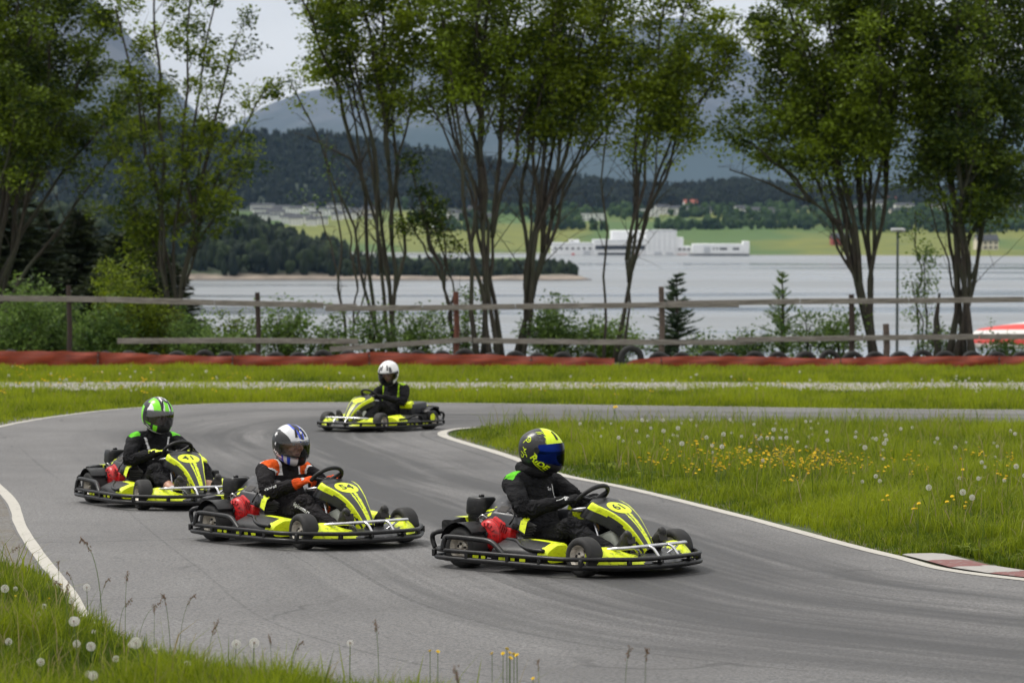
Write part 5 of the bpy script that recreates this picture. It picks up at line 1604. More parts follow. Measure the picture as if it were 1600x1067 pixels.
    for (u0, v0, du, dv) in ((.30, .18, .20, .26), (.56, .18, .20, .26)):
        for q in [(u0, v0)]:
            P = [Vector(cov(u0 + du * a, v0 + dv * c)) + Vector((0, -.002, .004)) for a, c in ((0, 0), (1, 0), (1, 1), (0, 1))]
            b.add(P, [(0, 1, 2, 3)])
    for i in range(4):
        P = [Vector(cov(.36 + .09 * i + .05 * a, .60 + .06 * c)) + Vector((0, 0, .003)) for a, c in ((0, 0), (1, 0), (1, 1), (0, 1))]; b.add(P, [(0, 1, 2, 3)])
    b.build('cover_vent', chain_mat, cover, 0)
    # left rear cover (battery side)
    b = MB().box((-.36, .33, .29), (.34, .24, .17), (0, .08, 0), .03, 3); b.build('rear_left_cover', dark_pl, root)
    b = MB().box((-.20, .34, .345), (.10, .20, .08), (0, .35, 0), .015, 2); b.build('cover_corner', yel_pl, root)
    # --- seat
    def seat(u, v):
        a = R(-78 + 156 * u)                                   # round the back from side to side
        w = .205 * (1 + .10 * v)
        x = -.28 - .13 * math.cos(a) * (.8 + .5 * v) + .16 * (1 - math.cos(a)) * (1 - v) - .10 * v
        return (x, w * math.sin(a), .08 + .34 * v * (.62 + .38 * math.cos(a)))
    b = MB().grid(seat, 24, 10).grid(lambda u, v: tuple(Vector(seat(1 - u, v)) + Vector((.012, 0, 0))), 24, 10)
    b.box((-.20, 0, .075), (.36, .34, .02), (0, .05, 0), .008, 1)
    b.build('seat', black_pl, root, 60)
    # --- nose fairing
    def nose(u, v):
        yy = -.50 + 1.0 * u; q = abs(yy) / .50
        x0 = .60 - .06 * q * q; x1 = .885 - .05 * q - .20 * q ** 3
        zt_ = .135 + .055 * math.exp(-((q - .72) / .24) ** 2)
        a = math.pi * v
        x = x1 - (x1 - x0) * v
        z = .085 + (zt_ - .085) * math.sin(math.pi * min(1, v * .62 + .0)) ** .7
        return (x, yy, z)
    def nosemat(u, v):
        q = abs(-.5 + u) / .5
        return 1 if q > .40 + .22 * rag(u, v, 5, 11) + .10 * v else 0
    b = MB().grid(nose, 60, 26, nosemat)
    b.grid(lambda u, v: (lambda p, o: (p[0], p[1], p[2] * (1 - v) + .065 * v))(nose(u, 0), 0), 60, 2, mi=0).grid(lambda u, v: (lambda p: (p[0], p[1], p[2] * (1 - v) + .065 * v))(nose(1 - u, 1)), 60, 2, mi=0)
    for uu in (0, 1): b.grid(lambda u, v, uu=uu: (lambda p: (p[0], p[1], p[2] * (1 - v) + .065 * v))(nose(uu, u)), 26, 2, mi=1)
    b.build('nose_fairing', [dark_pl, yel_pl], root, 40)
    b = MB().tube([(.55, -.40, .150), (.66, -.36, .178), (.75, -.30, .188), (.765, 0, .190), (.75, .30, .188), (.66, .36, .178), (.55, .40, .150)], .0125, 9, smooth=5)
    b.tube([(.765, -.10, .190), (.81, -.10, .175), (.86, -.10, .12)], .010, 7, smooth=3).tube([(.765, .10, .190), (.81, .10, .175), (.86, .10, .12)], .010, 7, smooth=3)
    b.build('front_bar', steel, root, 180)
    # --- front panel with number
    base_, top_ = Vector((.715, 0, .165)), Vector((.285, 0, .482))
    nrm = Vector((.37, 0, .45)).normalized()
    wprof = prof([(0, .050), (.08, .058), (.35, .085), (.60, .125), (.80, .165), (.90, .168), (.97, .145), (1.0, .105)])
    def panel(u, v):
        s_ = 2 * v - 1
        t = u
        w = wprof(t)
        c = base_.lerp(top_, t) + nrm * (.055 * math.sin(math.pi * min(1, t * 1.02)) + .0)
        e = abs(s_)
        if e < .72: y, dn = s_ / .72 * w * .93, -.012 * (e / .72) ** 2
        else:
            k_ = (e - .72) / .28
            y, dn = math.copysign(w * (.93 + .07 * math.sin(k_ * math.pi / 2)), s_), -.012 - (.075 + .05 * t) * k_ ** 1.3
        return tuple(c + nrm * dn + Vector((0, y, 0)))
    def panelmat(u, v):
        s_ = 2 * v - 1; e = abs(s_); r_ = rag(u * .5, v, 9, 4.0)
        if e > .66 and e < .84 + .03 * r_ and u < .93: return 1
        if u < .30 and e > .84 and r_ > .02: return 1
        if u < .62 and abs(s_ - .05) < .24 - .10 * u + .10 * r_: return 1 if not (abs(s_ + .02 + .05 * r_) < .035 and u > .25) else 0
        return 2 if u > .86 else 0
    b = MB().grid(panel, 70, 56, panelmat)
    pn = b.build('front_panel', [dark_pl, yel_pl, black_pl], root, 60)
    MB().grid(lambda u, v: tuple(Vector(panel(u, 1 - v)) - nrm * .008), 30, 28).build('panel_lining', black_pl, pn, 60)
    bv = bvh_of(pn)
    updir = (top_ - base_).normalized()
    o0 = Vector(panel(.715, .5)) + nrm * .001
    V, F = disc_shape(44, 1.0, .80, 5)
    decal('number_disc', bv, V, F, o0, (0, 1, 0), updir, .098, yel_pl, pn, off=.002)
    if number:
        V, F = text_shape(number, 0.0, .012)
        decal('number', bv, V, F, o0 + updir * .004, (0, 1, 0), updir, .098, black_pl, pn, 1.25, .0042)
    # --- steering
    ctr = Vector((.185, 0, .475)); ax = Vector((-.66, 0, .75)).normalized()
    Ms = Matrix.Translation(ctr) @ ax.to_track_quat('Z', 'Y').to_matrix().to_4x4() @ Matrix.Rotation(steer * 2.0, 4, 'Z')
    pts = []
    for k in range(36):
        a = 2 * math.pi * k / 36
        r_ = .130; yy = r_ * math.sin(a); xx = r_ * math.cos(a)
        pts.append((xx, yy, 0))
    sw = MB().tube([Ms @ Vector(p) for p in pts], .0155, 10, closed=True).build('steering_wheel', black_pl, root, 180)
    b = MB()
    for a in (R(20), R(160), R(270)): b.tube([Ms @ Vector((0, 0, -.03)), Ms @ Vector((.125 * math.cos(a), .125 * math.sin(a), 0))], [.018, .012], 8)
    b.lathe([(.035, -.045), (.038, -.02), (.034, -.008), (.0001, -.004)], 16, Ms)
    b.build('spoke', black_pl, sw, 60)
    b = MB().tube([ctr - ax * .03, ctr - ax * .40, (.60, 0, .12)], .011, 8).tube([(.30, -.11, .36), (.36, -.13, .22), (.40, -.14, .08)], .010, 8).tube([(.30, .11, .36), (.36, .13, .22), (.40, .14, .08)], .010, 8)
    b.tube([(.14, -.15, .40), (.10, 0, .385), (.14, .15, .40), (.28, .12, .42), (.28, -.12, .42)], .008, 7, closed=True, smooth=4)
    b.build('steering_column', steel, root, 180)
    b = MB().box((.41, .02, .165), (.17, .24, .20), (0, -.35, 0), .035, 3); b.box((.33, -.105, .16), (.05, .012, .10), (0, -.3, 0), .004, 1, mi=1)
    b.lathe([(.022, 0), (.022, .02), (.0001, .022)], 12, Matrix.Translation((.37, .02, .268)), mi=2)
    b.build('fuel_tank', [tank_mat, yel_pl, black_pl], root)
    MB().tube([(.32, -.09, .40), (.30, -.12, .36), (.33, -.10, .30), (.31, -.08, .26)], .007, 6, smooth=4).tube([(.34, -.07, .41), (.33, -.11, .37), (.35, -.09, .33)], .006, 6, smooth=4).ball((.325, -.10, .385), .014, 8, 6).build('brake_line', brass, root, 180)
    for s in (-1, 1):
        MB().tube([(.62, s * .16, .08), (.66, s * .165, .17), (.67, s * .165, .23)], .009, 7, smooth=3).box((.672, s * .165, .225), (.012, .085, .05), (0, -.25, 0), .004, 1).build('pedal', chain_mat, root)
        MB().tube([(.70, s * .10, .09), (.76, s * .20, .17), (.72, s * .26, .18)], .008, 6, smooth=3).build('pedal_stop', steel, root, 180)
    return root

TILT = Matrix.Rotation(-math.atan(SLOPE), 4, 'X')
def kart_matrix(cx_, cy_, hx, hy):
    return Matrix.Translation(site(cx_, cy_, .002)) @ TILT @ Matrix.Rotation(math.atan2(hy, hx), 4, 'Z')
def from_wheels(front, rear, side):
    """kart pose from where its near wheels touch the track (photo measurements on the site plan); side -1 = right wheels seen"""
    f, r = Vector((front[0], front[1], 0)), Vector((rear[0], rear[1], 0))
    h = (f - r).normalized(); left = Vector((-h.y, h.x, 0))
    c = f - h * .512 - left * side * .48
    return kart_matrix(c.x, c.y, h.x, h.y)
G_ = on_ground
KART_POSE = [from_wheels(G_(908.5, 901), G_(720.5, 885), -1), from_wheels(G_(471, 858), G_(339.5, 844), -1), from_wheels(G_(220.7, 796), G_(146.8, 784), -1), from_wheels(G_(597, 674.8), G_(597, 674.8) + Vector((.64, .86, 0)), 1)]
KART_LABEL = ['black and yellow go-kart numbered 61, nearest of the four', 'black and yellow go-kart numbered 54, second in the line', 'black and yellow go-kart numbered 41 at the left of the track', 'black and yellow go-kart farthest away, coming out of the bend behind']
for lab, num, pose, st_ in zip(KART_LABEL, ['61', '54', '41', None], KART_POSE, [-.10, -.12, -.15, .12]):
    k = make_kart(lab, num, st_)
    k.matrix_world = pose
# ================================================================== DRIVERS
def fabric(name, col, rough=.85, sheen=True):
    m = NT(name); v = m.coord()
    nz = m.noise(v, 18, 5, .6); fine = m.noise(v, 320, 2)
    fold = m.noise(m.coord('Object', (1, 1, 2.2)), 9, 4, .5)
    m.base(m.mix(m.rng(nz, .3, .7), tuple(c * .78 for c in col), tuple(c * 1.2 for c in col))).set(Roughness=rough)
    m.bsdf.inputs['Specular IOR Level'].default_value = .18
    h = m.math('ADD', m.math('MULTIPLY', fold, 1.0), m.math('MULTIPLY', fine, .03))
    m.bump(h, 1.0, .05)
    return m.mat
suit_black = fabric('black_race_suit', (.010, .010, .0115))
suit_purple = fabric('dark_charcoal_race_suit', (.014, .0125, .014))
glove_black = fabric('black_glove', (.008, .008, .009))
glove_orange = fabric('orange_red_glove', (.62, .075, .012))
orange_cl = fabric('orange_shoulder_cloth', (.68, .095, .012))
green_cl = fabric('bright_green_shoulder_cloth', (.13, .56, .03))
lime_cl = fabric('lime_trim_cloth', (.40, .66, .02))
white_cl = fabric('white_trim_cloth', (.70, .70, .70))
shoe_mat = simple('dark_shoe_leather', (.018, .017, .017), .6)
sole_mat = simple('grey_shoe_sole', (.10, .095, .09), .8)
sock_mat = fabric('white_sock', (.72, .72, .74))
skin = NT('skin'); v = skin.coord(); nz = skin.noise(v, 30, 4)
skin.base(skin.mix(nz, (.46, .24, .16), (.58, .34, .24))).set(Roughness=.5, Subsurface_Weight=.08, Subsurface_Radius=(.01, .004, .002)); skin = skin.mat
hair_mat = simple('brown_hair', (.05, .03, .018), .6)
eye_mat = simple('eye_white', (.62, .60, .57), .25); iris_mat = simple('dark_iris', (.02, .015, .012), .2); lip_mat = simple('lips', (.36, .13, .11), .5)

def limb(bm_list, pts, rad, n=16, flat=None, smooth=5):
    """closed tapered tube with round ends, added to the rough body"""
    P = catmull(pts, smooth)
    rs = np.interp(np.linspace(0, 1, len(P)), np.linspace(0, 1, len(rad)), rad)
    b = MB()
    d0 = (P[0] - P[1]).normalized(); d1 = (P[-1] - P[-2]).normalized()
    PP = [P[0] + d0 * rs[0] * .75, P[0] + d0 * rs[0] * .4] + P + [P[-1] + d1 * rs[-1] * .4, P[-1] + d1 * rs[-1] * .75]
    RR = [rs[0] * .55, rs[0] * .88] + list(rs) + [rs[-1] * .88, rs[-1] * .55]
    b.tube(PP, RR, n)
    bm_list.v, off = bm_list.v, len(bm_list.v)
    bm_list.add(b.v, b.f)

def ellipse_loft(body, secs, n=24):
    """sections (centre, half depth along a, half width y, tilt) stacked into a closed torso"""
    rings = []
    for (c, rx, ry, tilt) in secs:
        ca, sa = math.cos(tilt), math.sin(tilt)
        ring = []
        for k in range(n):
            t = 2 * math.pi * k / n
            a = rx * math.copysign(abs(math.cos(t)) ** .85, math.cos(t)); y = ry * math.copysign(abs(math.sin(t)) ** .85, math.sin(t))
            ring.append((c[0] + a * ca, c[1] + y, c[2] + a * sa))
        rings.append(ring)
    body.loft(rings)

def make_hand(body, wrist, palm_dir, grip, back, size=1.0, side=1):
    """palm and five separate curled fingers closing round the wheel rim at 'grip'; back = back-of-hand normal, side = towards the thumb"""
    f = Vector(palm_dir).normalized(); b_ = Vector(back); b_ = (b_ - f * b_.dot(f)).normalized(); t = f.cross(b_) * side
    W = Vector(wrist)
    pc = W + f * .048 * size
    M = Matrix((f, t, b_)).transposed().to_4x4()
    pal = MB().box((0, 0, 0), (.088 * size, .078 * size, .030 * size), None, .012 * size, 3)
    body.add([pc + M @ Vector(v) for v in pal.v], pal.f)
    limb(body, [W - f * .03, W, W + f * .03], [.034 * size, .030 * size, .030 * size], 12, smooth=2)
    for i, (o, L, rad) in enumerate(((.030, .86, .0098), (.010, 1.0, .0102), (-.010, .94, .0098), (-.029, .76, .0088))):
        k0 = W + f * .090 * size + t * o * size + b_ * .003
        l1, l2, l3 = .040 * L * size, .027 * L * size, .020 * L * size
        p1 = k0 + (f * .62 - b_ * .60) * l1; p2 = p1 + (-f * .20 - b_ * .96) * l2; p3 = p2 + (-f * .92 - b_ * .25) * l3
        limb(body, [k0 - f * .012, k0, p1, p2, p3], [rad, rad * 1.02, rad * .98, rad * .9, rad * .8], 10, smooth=3)
    th0 = W + f * .030 * size + t * .036 * size
    th1 = th0 + (f * .6 + t * .55 - b_ * .4) * .036 * size; th2 = th1 + (f * .7 - b_ * .65 - t * .1) * .030 * size
    limb(body, [th0 - t * .01, th0, th1, th2], [.013, .0125, .011, .0095], 10, smooth=3)

def remeshed(name, body, voxel, smooth_it=4):
    me = body.mesh(name, [suit_black], 0)
    o = bpy.data.objects.new(name, me); COL.objects.link(o)
    md = o.modifiers.new('r', 'REMESH'); md.mode = 'VOXEL'; md.voxel_size = voxel; md.use_smooth_shade = True
    sm = o.modifiers.new('s', 'SMOOTH'); sm.iterations = smooth_it; sm.factor = .5
    dg = bpy.context.evaluated_depsgraph_get(); dg.update()
    out = bpy.data.meshes.new_from_object(o.evaluated_get(dg))
    bpy.data.objects.remove(o); bpy.data.meshes.remove(me)
    out.name = name
    return out

def helmet_parts(root, H, mats, shell_mat, visor_mat, opening, visor_up=0.0, graphics=None, size=1.0):
    """full face helmet: shell with eye port, lining, visor, lower trim. H places it on the head"""
    def surf(az, el, k=1.0):
        ca, sa, ce, se = math.cos(az), math.sin(az), math.cos(el), math.sin(el)
        d = Vector((ce * ca, ce * sa, se))
        a, b_, c = .152, .122, .142
        r = 1 / math.sqrt((d.x / a) ** 2 + (d.y / b_) ** 2 + (d.z / c) ** 2)
        front = max(0, ca) ** 1.2
        chin = math.exp(-((el + R(42)) / R(24)) ** 2) * front
        r *= 1 + .25 * chin
        r *= 1 + .05 * math.exp(-((el - R(25)) / R(22)) ** 2) * max(0, -ca)
        if el < 0: r *= 1 + .03 * (1 - front) * math.sin(-el)
        return d * r * k * size
    el0 = R(-64)
    def sh(u, v, k=1.0):
        az = 2 * math.pi * u - math.pi; el = el0 + (math.pi / 2 - el0) * v
        p = surf(az, el, k)
        if el < R(-40): p.z = max(p.z, -.150 * size - .010 * size * math.cos(az))
        return tuple(H @ p)
    def ae(u, v): return math.degrees(2 * math.pi * u - math.pi), math.degrees(el0 + (math.pi / 2 - el0) * v)
    def port(u, v, grow=0):
        az, el = ae(u, v)
        return abs(az) < 72 + grow and (opening[0] - grow - .0016 * az * az * 1.5 * 0) < el < opening[1] + grow - .0012 * az * az
    b = MB().grid(sh, 168, 96, lambda u, v: shell_mat(*ae(u, v)), keep=lambda u, v: not port(u, v))
    shell = b.build('helmet', mats, root, 180)
    b = MB().grid(lambda u, v: sh(1 - u, v, .945), 64, 40, keep=lambda u, v: not port(1 - u, v))
    b.build('helmet_lining', black_pl, shell, 180)
    rim = MB().tube([sh(k / 60, 0.0, .975) for k in range(60)], .008 * size, 6, closed=True).build('lower_trim', black_pl, shell, 180)
    vz = MB()
    def vs(u, v):
        az = R(-80 + 160 * u); lo, hi = R(opening[0] - 4), R(opening[1] + 5 - .0010 * (math.degrees(az)) ** 2)
        return tuple(H @ (Matrix.Rotation(-visor_up, 3, 'Y') @ surf(az, lo + (hi - lo) * v, 1.028)))
    vz.grid(vs, 56, 24)
    vo = vz.build('visor', visor_mat, shell, 180)
    b = MB()
    for s in (-1, 1):
        p = H @ surf(R(s * 84), R(2), 1.03); q = H @ surf(R(s * 84), R(2), .98)
        MB().tube([q, p], .020 * size, 16).build('visor_pivot', black_pl, shell, 40)
    # brow vent and rear spoiler lip
    b = MB()
    for s in (-1, 1):
        b.loft([[tuple(H @ surf(R(s * (14 + 8 * j)), R(opening[1] + 14 + 14 * i), kk)) for j, kk in ((0, 1.01), (0, 1.035), (1, 1.035), (1, 1.01))] for i in range(3)])
    b.build('vent', black_pl, shell, 40)
    bv = BVHTree.FromPolygons([Vector(x) for x in [sh(i / 64, j / 40) for i in range(65) for j in range(41)]], [[a * 41 + c, (a + 1) * 41 + c, (a + 1) * 41 + c + 1, a * 41 + c + 1] for a in range(64) for c in range(40)])
    def put(name, V, F, az, el, sizeg, mat, wide=1.0, roll=0.0):
        p = surf(R(az), R(el)); nr = (surf(R(az), R(el)) * 1.0).normalized()
        east = Vector((-math.sin(R(az)), math.cos(R(az)), 0)); north = nr.cross(east).normalized()
        r_ = math.cos(R(roll)) * east + math.sin(R(roll)) * north; u_ = -math.sin(R(roll)) * east + math.cos(R(roll)) * north
        Hr = H.to_3x3()
        decal(name, bv, V, F, H @ p, Hr @ r_, Hr @ u_, sizeg, mat, shell, wide, .0018, .06)
    if graphics: graphics(put)
    return shell

def make_person(label, pose, mats, zone, helmet, foot=None, build=1.0, name='person', face=False, logos=None, wide=1.0, short_legs=False):
    """seated driver in kart coordinates. pose holds joints; zone(p, n, part) picks the cloth"""
    J = dict(pel=(-.25, 0, .175), waist=(-.31, 0, .30), chest=(-.355, 0, .435), top=(-.355, 0, .545), neck=(-.325, 0, .625), head=(-.265, 0, .775),
             sh=(-.345, .185, .555), el=(-.135, .315, .385), wr=(.075, .165, .455), hip=(-.22, .095, .165), kn=(.195, .205, .285), an=(.535, .17, .125), toe=(.655, .18, .265))
    def g(k, s):
        v = pose.get(k + ('_l' if s > 0 else '_r'), pose.get(k, J[k])); v = Vector(v)
        if k in ('sh', 'el', 'wr', 'hip', 'kn', 'an', 'toe') and (k + ('_l' if s > 0 else '_r')) not in pose: v.y *= s
        return v
    c = lambda k: Vector(pose.get(k, J[k]))
    body = MB()
    lean = R(18)
    ellipse_loft(body, [(c('pel') + Vector((0, 0, -.085)), .07, .11, lean), (c('pel') + Vector((0, 0, -.06)), .125 * wide, .165 * wide, lean), (c('pel'), .140 * wide, .178 * wide, lean), (c('waist'), .125 * wide, .165 * wide, lean * .9), (c('chest'), .128 * wide, .178 * wide, lean * .8),
                       (c('top'), .112 * wide, .175 * wide, lean * .6), (c('top') + Vector((.01, 0, .05)), .085, .130, .1), (c('neck'), .068, .075, 0), (c('neck') + Vector((.02, 0, .05)), .06, .065, 0)])
    for s in (-1, 1):
        sh, el, wr = g('sh', s), g('el', s), g('wr', s)
        limb(body, [Vector((sh.x + .01, sh.y * .45, sh.z + .015)), sh, sh.lerp(el, .35) + Vector((0, s * .012, .005)), el, el.lerp(wr, .4), wr], [.075, .078, .068, .054, .052, .040], 18)
        hip, kn, an, toe = g('hip', s), g('kn', s), g('an', s), g('toe', s)
        limb(body, [hip + Vector((-.05, 0, 0)), hip, hip.lerp(kn, .5) + Vector((0, 0, -.01)), kn], [.10, .102, .088, .068], 18)
        limb(body, [kn + Vector((-.02, 0, 0)), kn, kn.lerp(an, .35) + Vector((0, 0, -.018)), kn.lerp(an, .8), an], [.066, .068, .066, .052 if not short_legs else .036, .046 if not short_legs else .034], 16)
        # shoe
        d = (toe - an).normalized(); heel = an + Vector((.0, 0, -.035)) - d * .03
        limb(body, [heel, an + d * .05 + Vector((0, 0, -.028)), an + d * .12 + Vector((0, 0, -.022)), toe], [.036, .040, .042, .034], 14, smooth=3)
        # hand on the wheel rim
        make_hand(body, wr, (Vector(pose.get('grip_l' if s > 0 else 'grip_r', (.155, .125 * s, .475))) - wr), None, pose.get('back_l' if s > 0 else 'back_r', (-.25, .55 * s, .75)), 1.10, s)
    # head as part of the same body
    Hm = pose['headM']
    hb_ = MB().ball((-.005, 0, .015), (.098, .078, .112), 24, 18).ball((.030, 0, -.055), (.068, .060, .060), 18, 12)
    hb_.tube([(.088, 0, .030), (.104, 0, .000), (.113, 0, -.022)], [.010, .013, .016], 10).ball((.080, 0, .038), (.020, .052, .012), 14, 8)
    hb_.ball((.082, 0, -.058), (.018, .028, .014), 12, 8).ball((.074, 0, -.092), (.024, .026, .020), 12, 8)
    for s in (-1, 1):
        hb_.ball((.066, s * .040, -.020), (.030, .026, .028), 12, 8)
        hb_.ball((-.005, s * .080, 0), (.020, .010, .030), 10, 8)
    body.add([Hm @ Vector(v) for v in hb_.v], hb_.f)
    limb(body, [c('neck') + Vector((0, 0, .0)), Hm @ Vector((-.02, 0, -.07))], [.058, .056], 14, smooth=2)
    me = remeshed(name, body, .0072, 5)
    me.materials.clear()
    for m_ in mats: me.materials.append(m_)
    # cloth folds, then the cloth zones
    Hi = Hm.inverted()
    N = len(me.vertices); co = np.empty(N * 3, np.float32); me.vertices.foreach_get('co', co); co = co.reshape(-1, 3)
    nr = np.empty(N * 3, np.float32); me.vertices.foreach_get('normal', nr); nr = nr.reshape(-1, 3)
    hands = [(g('wr', s) + (Vector(pose.get('grip_l' if s > 0 else 'grip_r', (.155, .125 * s, .475))) - g('wr', s)).normalized() * .06) for s in (-1, 1)]
    elb = [g('el', s) for s in (-1, 1)] + [g('kn', s) for s in (-1, 1)] + [c('waist')]
    for i in range(N):
        p = Vector(co[i])
        if min((p - h).length for h in hands) < .10 or (Hi @ p).length < .145: continue
        q = p * 13
        f = mnoise.noise(Vector((q.x + q.z * .6, q.y * 1.1, q.z * .8 - q.x * .4))) * .0115 + mnoise.noise(p * 30) * .0036
        near = max(0, 1 - min((p - e).length for e in elb) / .16)
        f += near * .014 * math.sin((p.x * 1.0 + p.z * .8 + .5 * mnoise.noise(p * 9)) * 120 * .55)
        co[i] += nr[i] * f
    me.vertices.foreach_set('co', co.ravel()); me.update()
    segs = {'an': [(g('kn', s), g('an', s)) for s in (-1, 1)], 'foot': [(g('an', s), g('toe', s)) for s in (-1, 1)], 'arm': [(g('el', s), g('wr', s)) for s in (-1, 1)], 'wr': [g('wr', s) for s in (-1, 1)], 'hands': hands, 'sh': [g('sh', s) for s in (-1, 1)], 'Hi': Hi, 'grip': [Vector(pose.get('grip_l' if s > 0 else 'grip_r', (.155, .125 * s, .475))) for s in (-1, 1)]}
    mi = np.zeros(len(me.polygons), np.int32)
    for f in me.polygons: mi[f.index] = zone(f.center, f.normal, segs)
    me.polygons.foreach_set('material_index', mi)
    me.polygons.foreach_set('use_smooth', np.ones(len(me.polygons), bool))
    root = link(bpy.data.objects.new(name, me))
    tag(root, label, 'person', 'kart drivers')
    if face:
        b = MB()
        for s in (-1, 1):
            b.ball(Hm @ Vector((.083, s * .031, .018)), .0125, 12, 8, mi=0); b.ball(Hm @ Vector((.0935, s * .031, .018)), .0052, 8, 6, mi=1)
        b.build('eyes', [eye_mat, iris_mat], root, 180)
        b = MB()
        for s in (-1, 1): b.tube([Hm @ Vector((.094, s * .014, .037)), Hm @ Vector((.098, s * .032, .042)), Hm @ Vector((.084, s * .052, .036))], [.003, .004, .002], 6, smooth=3)
        b.build('eyebrows', hair_mat, root, 180)
        MB().tube([Hm @ Vector((.086, -.022, -.058)), Hm @ Vector((.101, 0, -.057)), Hm @ Vector((.086, .022, -.058))], [.003, .006, .003], 8, smooth=4).build('mouth', lip_mat, root, 180)
    helmet(root, Hm)
    if logos: logos(root, BVHTree.FromPolygons([v.co for v in me.vertices], [list(p.vertices) for p in me.polygons]))
    return root

def head_matrix(pos, yaw, pitch=0.0, roll=0.0):
    return Matrix.Translation(Vector(pos)) @ Matrix.Rotation(yaw, 4, 'Z') @ Matrix.Rotation(pitch, 4, 'Y') @ Matrix.Rotation(roll, 4, 'X')
def seg_t(p, a, b_):
    ab = b_ - a; t = (p - a).dot(ab) / ab.length_squared
    return t, (p - a - ab * t).length
def base_zone(p, n, S):
    """0 suit, 1 glove, 2 shoe, 3 skin, 4 sole"""
    if (S['Hi'] @ p).length < .150 and (S['Hi'] @ p).z > -.105: return 3
    for (a, b_), w, h in zip(S['arm'], S['wr'], S['hands']):
        t, d = seg_t(p, a, b_)
        if (p - h).length < .125 and t > .88 and d < .12: return 1
        if t > .84 and t < 1.6 and d < .062: return 1
    for (a, b_) in S['foot']:
        t, d = seg_t(p, a, b_)
        if -.45 < t < 1.6 and d < .085:
            if p.z < a.z + .06 or t > .28: return 2
    return 0

gloss = lambda name, col, rough=.18, metal=0.0: simple(name, col, rough, metal, var=.08, scale=20)
h_black = gloss('matt_black_helmet_paint', (.016, .016, .018), .35); h_yellow = gloss('fluo_yellow_helmet_paint', (.72, .92, .01), .3)
h_grey = gloss('dark_grey_helmet_paint', (.075, .075, .082), .3); h_silver = gloss('silver_helmet_paint', (.62, .63, .65), .22); h_white = gloss('white_helmet_paint', (.80, .80, .80), .2)
h_blue = gloss('blue_helmet_paint', (.03, .07, .55), .25); h_green = gloss('neon_green_helmet_paint', (.22, .78, .02), .25); h_red = gloss('red_helmet_mark', (.55, .03, .02), .3)
visor_blue = NT('blue_mirror_visor'); lw = visor_blue.n('LayerWeight'); lw.inputs['Blend'].default_value = .45
visor_blue.base(visor_blue.mix(visor_blue.rng(lw.outputs['Facing'], .02, .42), (.004, .018, .15), (.002, .003, .007))).set(Roughness=.05, Metallic=.92); visor_blue = visor_blue.mat
def clear_visor(name, tint, k):
    m = NT(name)
    gl = m.n('BsdfGlossy'); gl.inputs['Roughness'].default_value = .05; gl.inputs['Color'].default_value = (.8, .8, .8, 1)
    tr_ = m.n('BsdfTransparent'); tr_.inputs['Color'].default_value = tint + (1,)
    fr = m.n('Fresnel'); fr.inputs['IOR'].default_value = 1.45
    mx = m.n('MixShader'); m.l(m.math('MULTIPLY', m.math('ADD', fr.outputs[0], .05), k), mx.inputs[0]); m.l(tr_.outputs[0], mx.inputs[1]); m.l(gl.outputs[0], mx.inputs[2]); m.l(mx.outputs[0], m.out.inputs['Surface'])
    return m.mat
visor_clear = clear_visor('lightly_smoked_visor', (.62, .62, .62), .9); visor_smoke = clear_visor('smoked_visor', (.22, .22, .23), 1.6)

# ---------------- driver of kart 61: black suit, green shoulders, black and fluo yellow helmet
def h61(root, H):
    def sm(az, el):
        y = math.cos(R(el)) * math.sin(R(az)); x = math.cos(R(el)) * math.cos(R(az))
        if el > 13 and x + y > -.26 + .22 * rag(az * .01, el * .012, 9, 3) and y < .5: return 1
        if el > 60 and abs(y - .1) < .10 and rag(az * .01, el * .01, 12, 3) > 0: return 1
        if el > 30 and rag(az * .012, el * .02, 7, 1) > .12: return 2
        return 0
    def gr(put):
        V, F = text_shape('RIDE', .25, .03); put('lettering', V, F, -74, -34, .062, h_yellow, 1.05, -30)
        put('lettering', *stroke_shape([[(-.7, -.35), (-.2, -.5), (.4, -.55), (1.1, -.7)], [(-1.0, .5), (-.3, .45), (.2, .42)]], .14), -74, -34, .062, h_yellow, 1, -30)
        P_ = [[(-.35, -.9), (-.30, 0), (-.38, .9)], [(-.75, .55), (-.2, .95), (.45, .72), (.42, .18), (-.1, .02), (-.35, .1)], [(-.05, .40), (.15, .62), (.22, .35)]]
        put('lettering', *stroke_shape(P_, .16), -124, 24, .036, h_yellow, 1, -35)
        put('lettering', *stroke_shape([[(-.7, .5), (-.1, .3), (.3, .5), (-.1, -.1), (.5, -.2)], [(-.9, -.5), (-.2, -.6), (.1, -1.1), (-.4, -1.5), (-.7, -1.0)], [(.2, -.7), (.7, -.5), (.9, -.9)]], .16), -126, -4, .036, h_yellow, 1, -20)
        put('lettering', *stroke_shape([[(-1, 0), (0, .2), (1, 0)], [(-.5, -.35), (.5, -.2)]], .2), -88, 58, .03, h_yellow, 1, 0)
    helmet_parts(root, H, [h_black, h_yellow, h_grey], sm, visor_blue, (-24, 20), 0, gr, 1.045)
def z61(p, n, S):
    z = base_zone(p, n, S)
    if z: return z
    for s, sh in zip((-1, 1), S['sh']):
        q = p - sh
        if n.z > .30 and abs(q.x + .01 - q.y * s * .25) < .040 and -.10 < q.y * s < .065 and q.z > .03: return 5
    if p.z > .585 and n.z < .9 and (p - Vector((-.325, 0, .64))).length < .13: return 4
    return 0
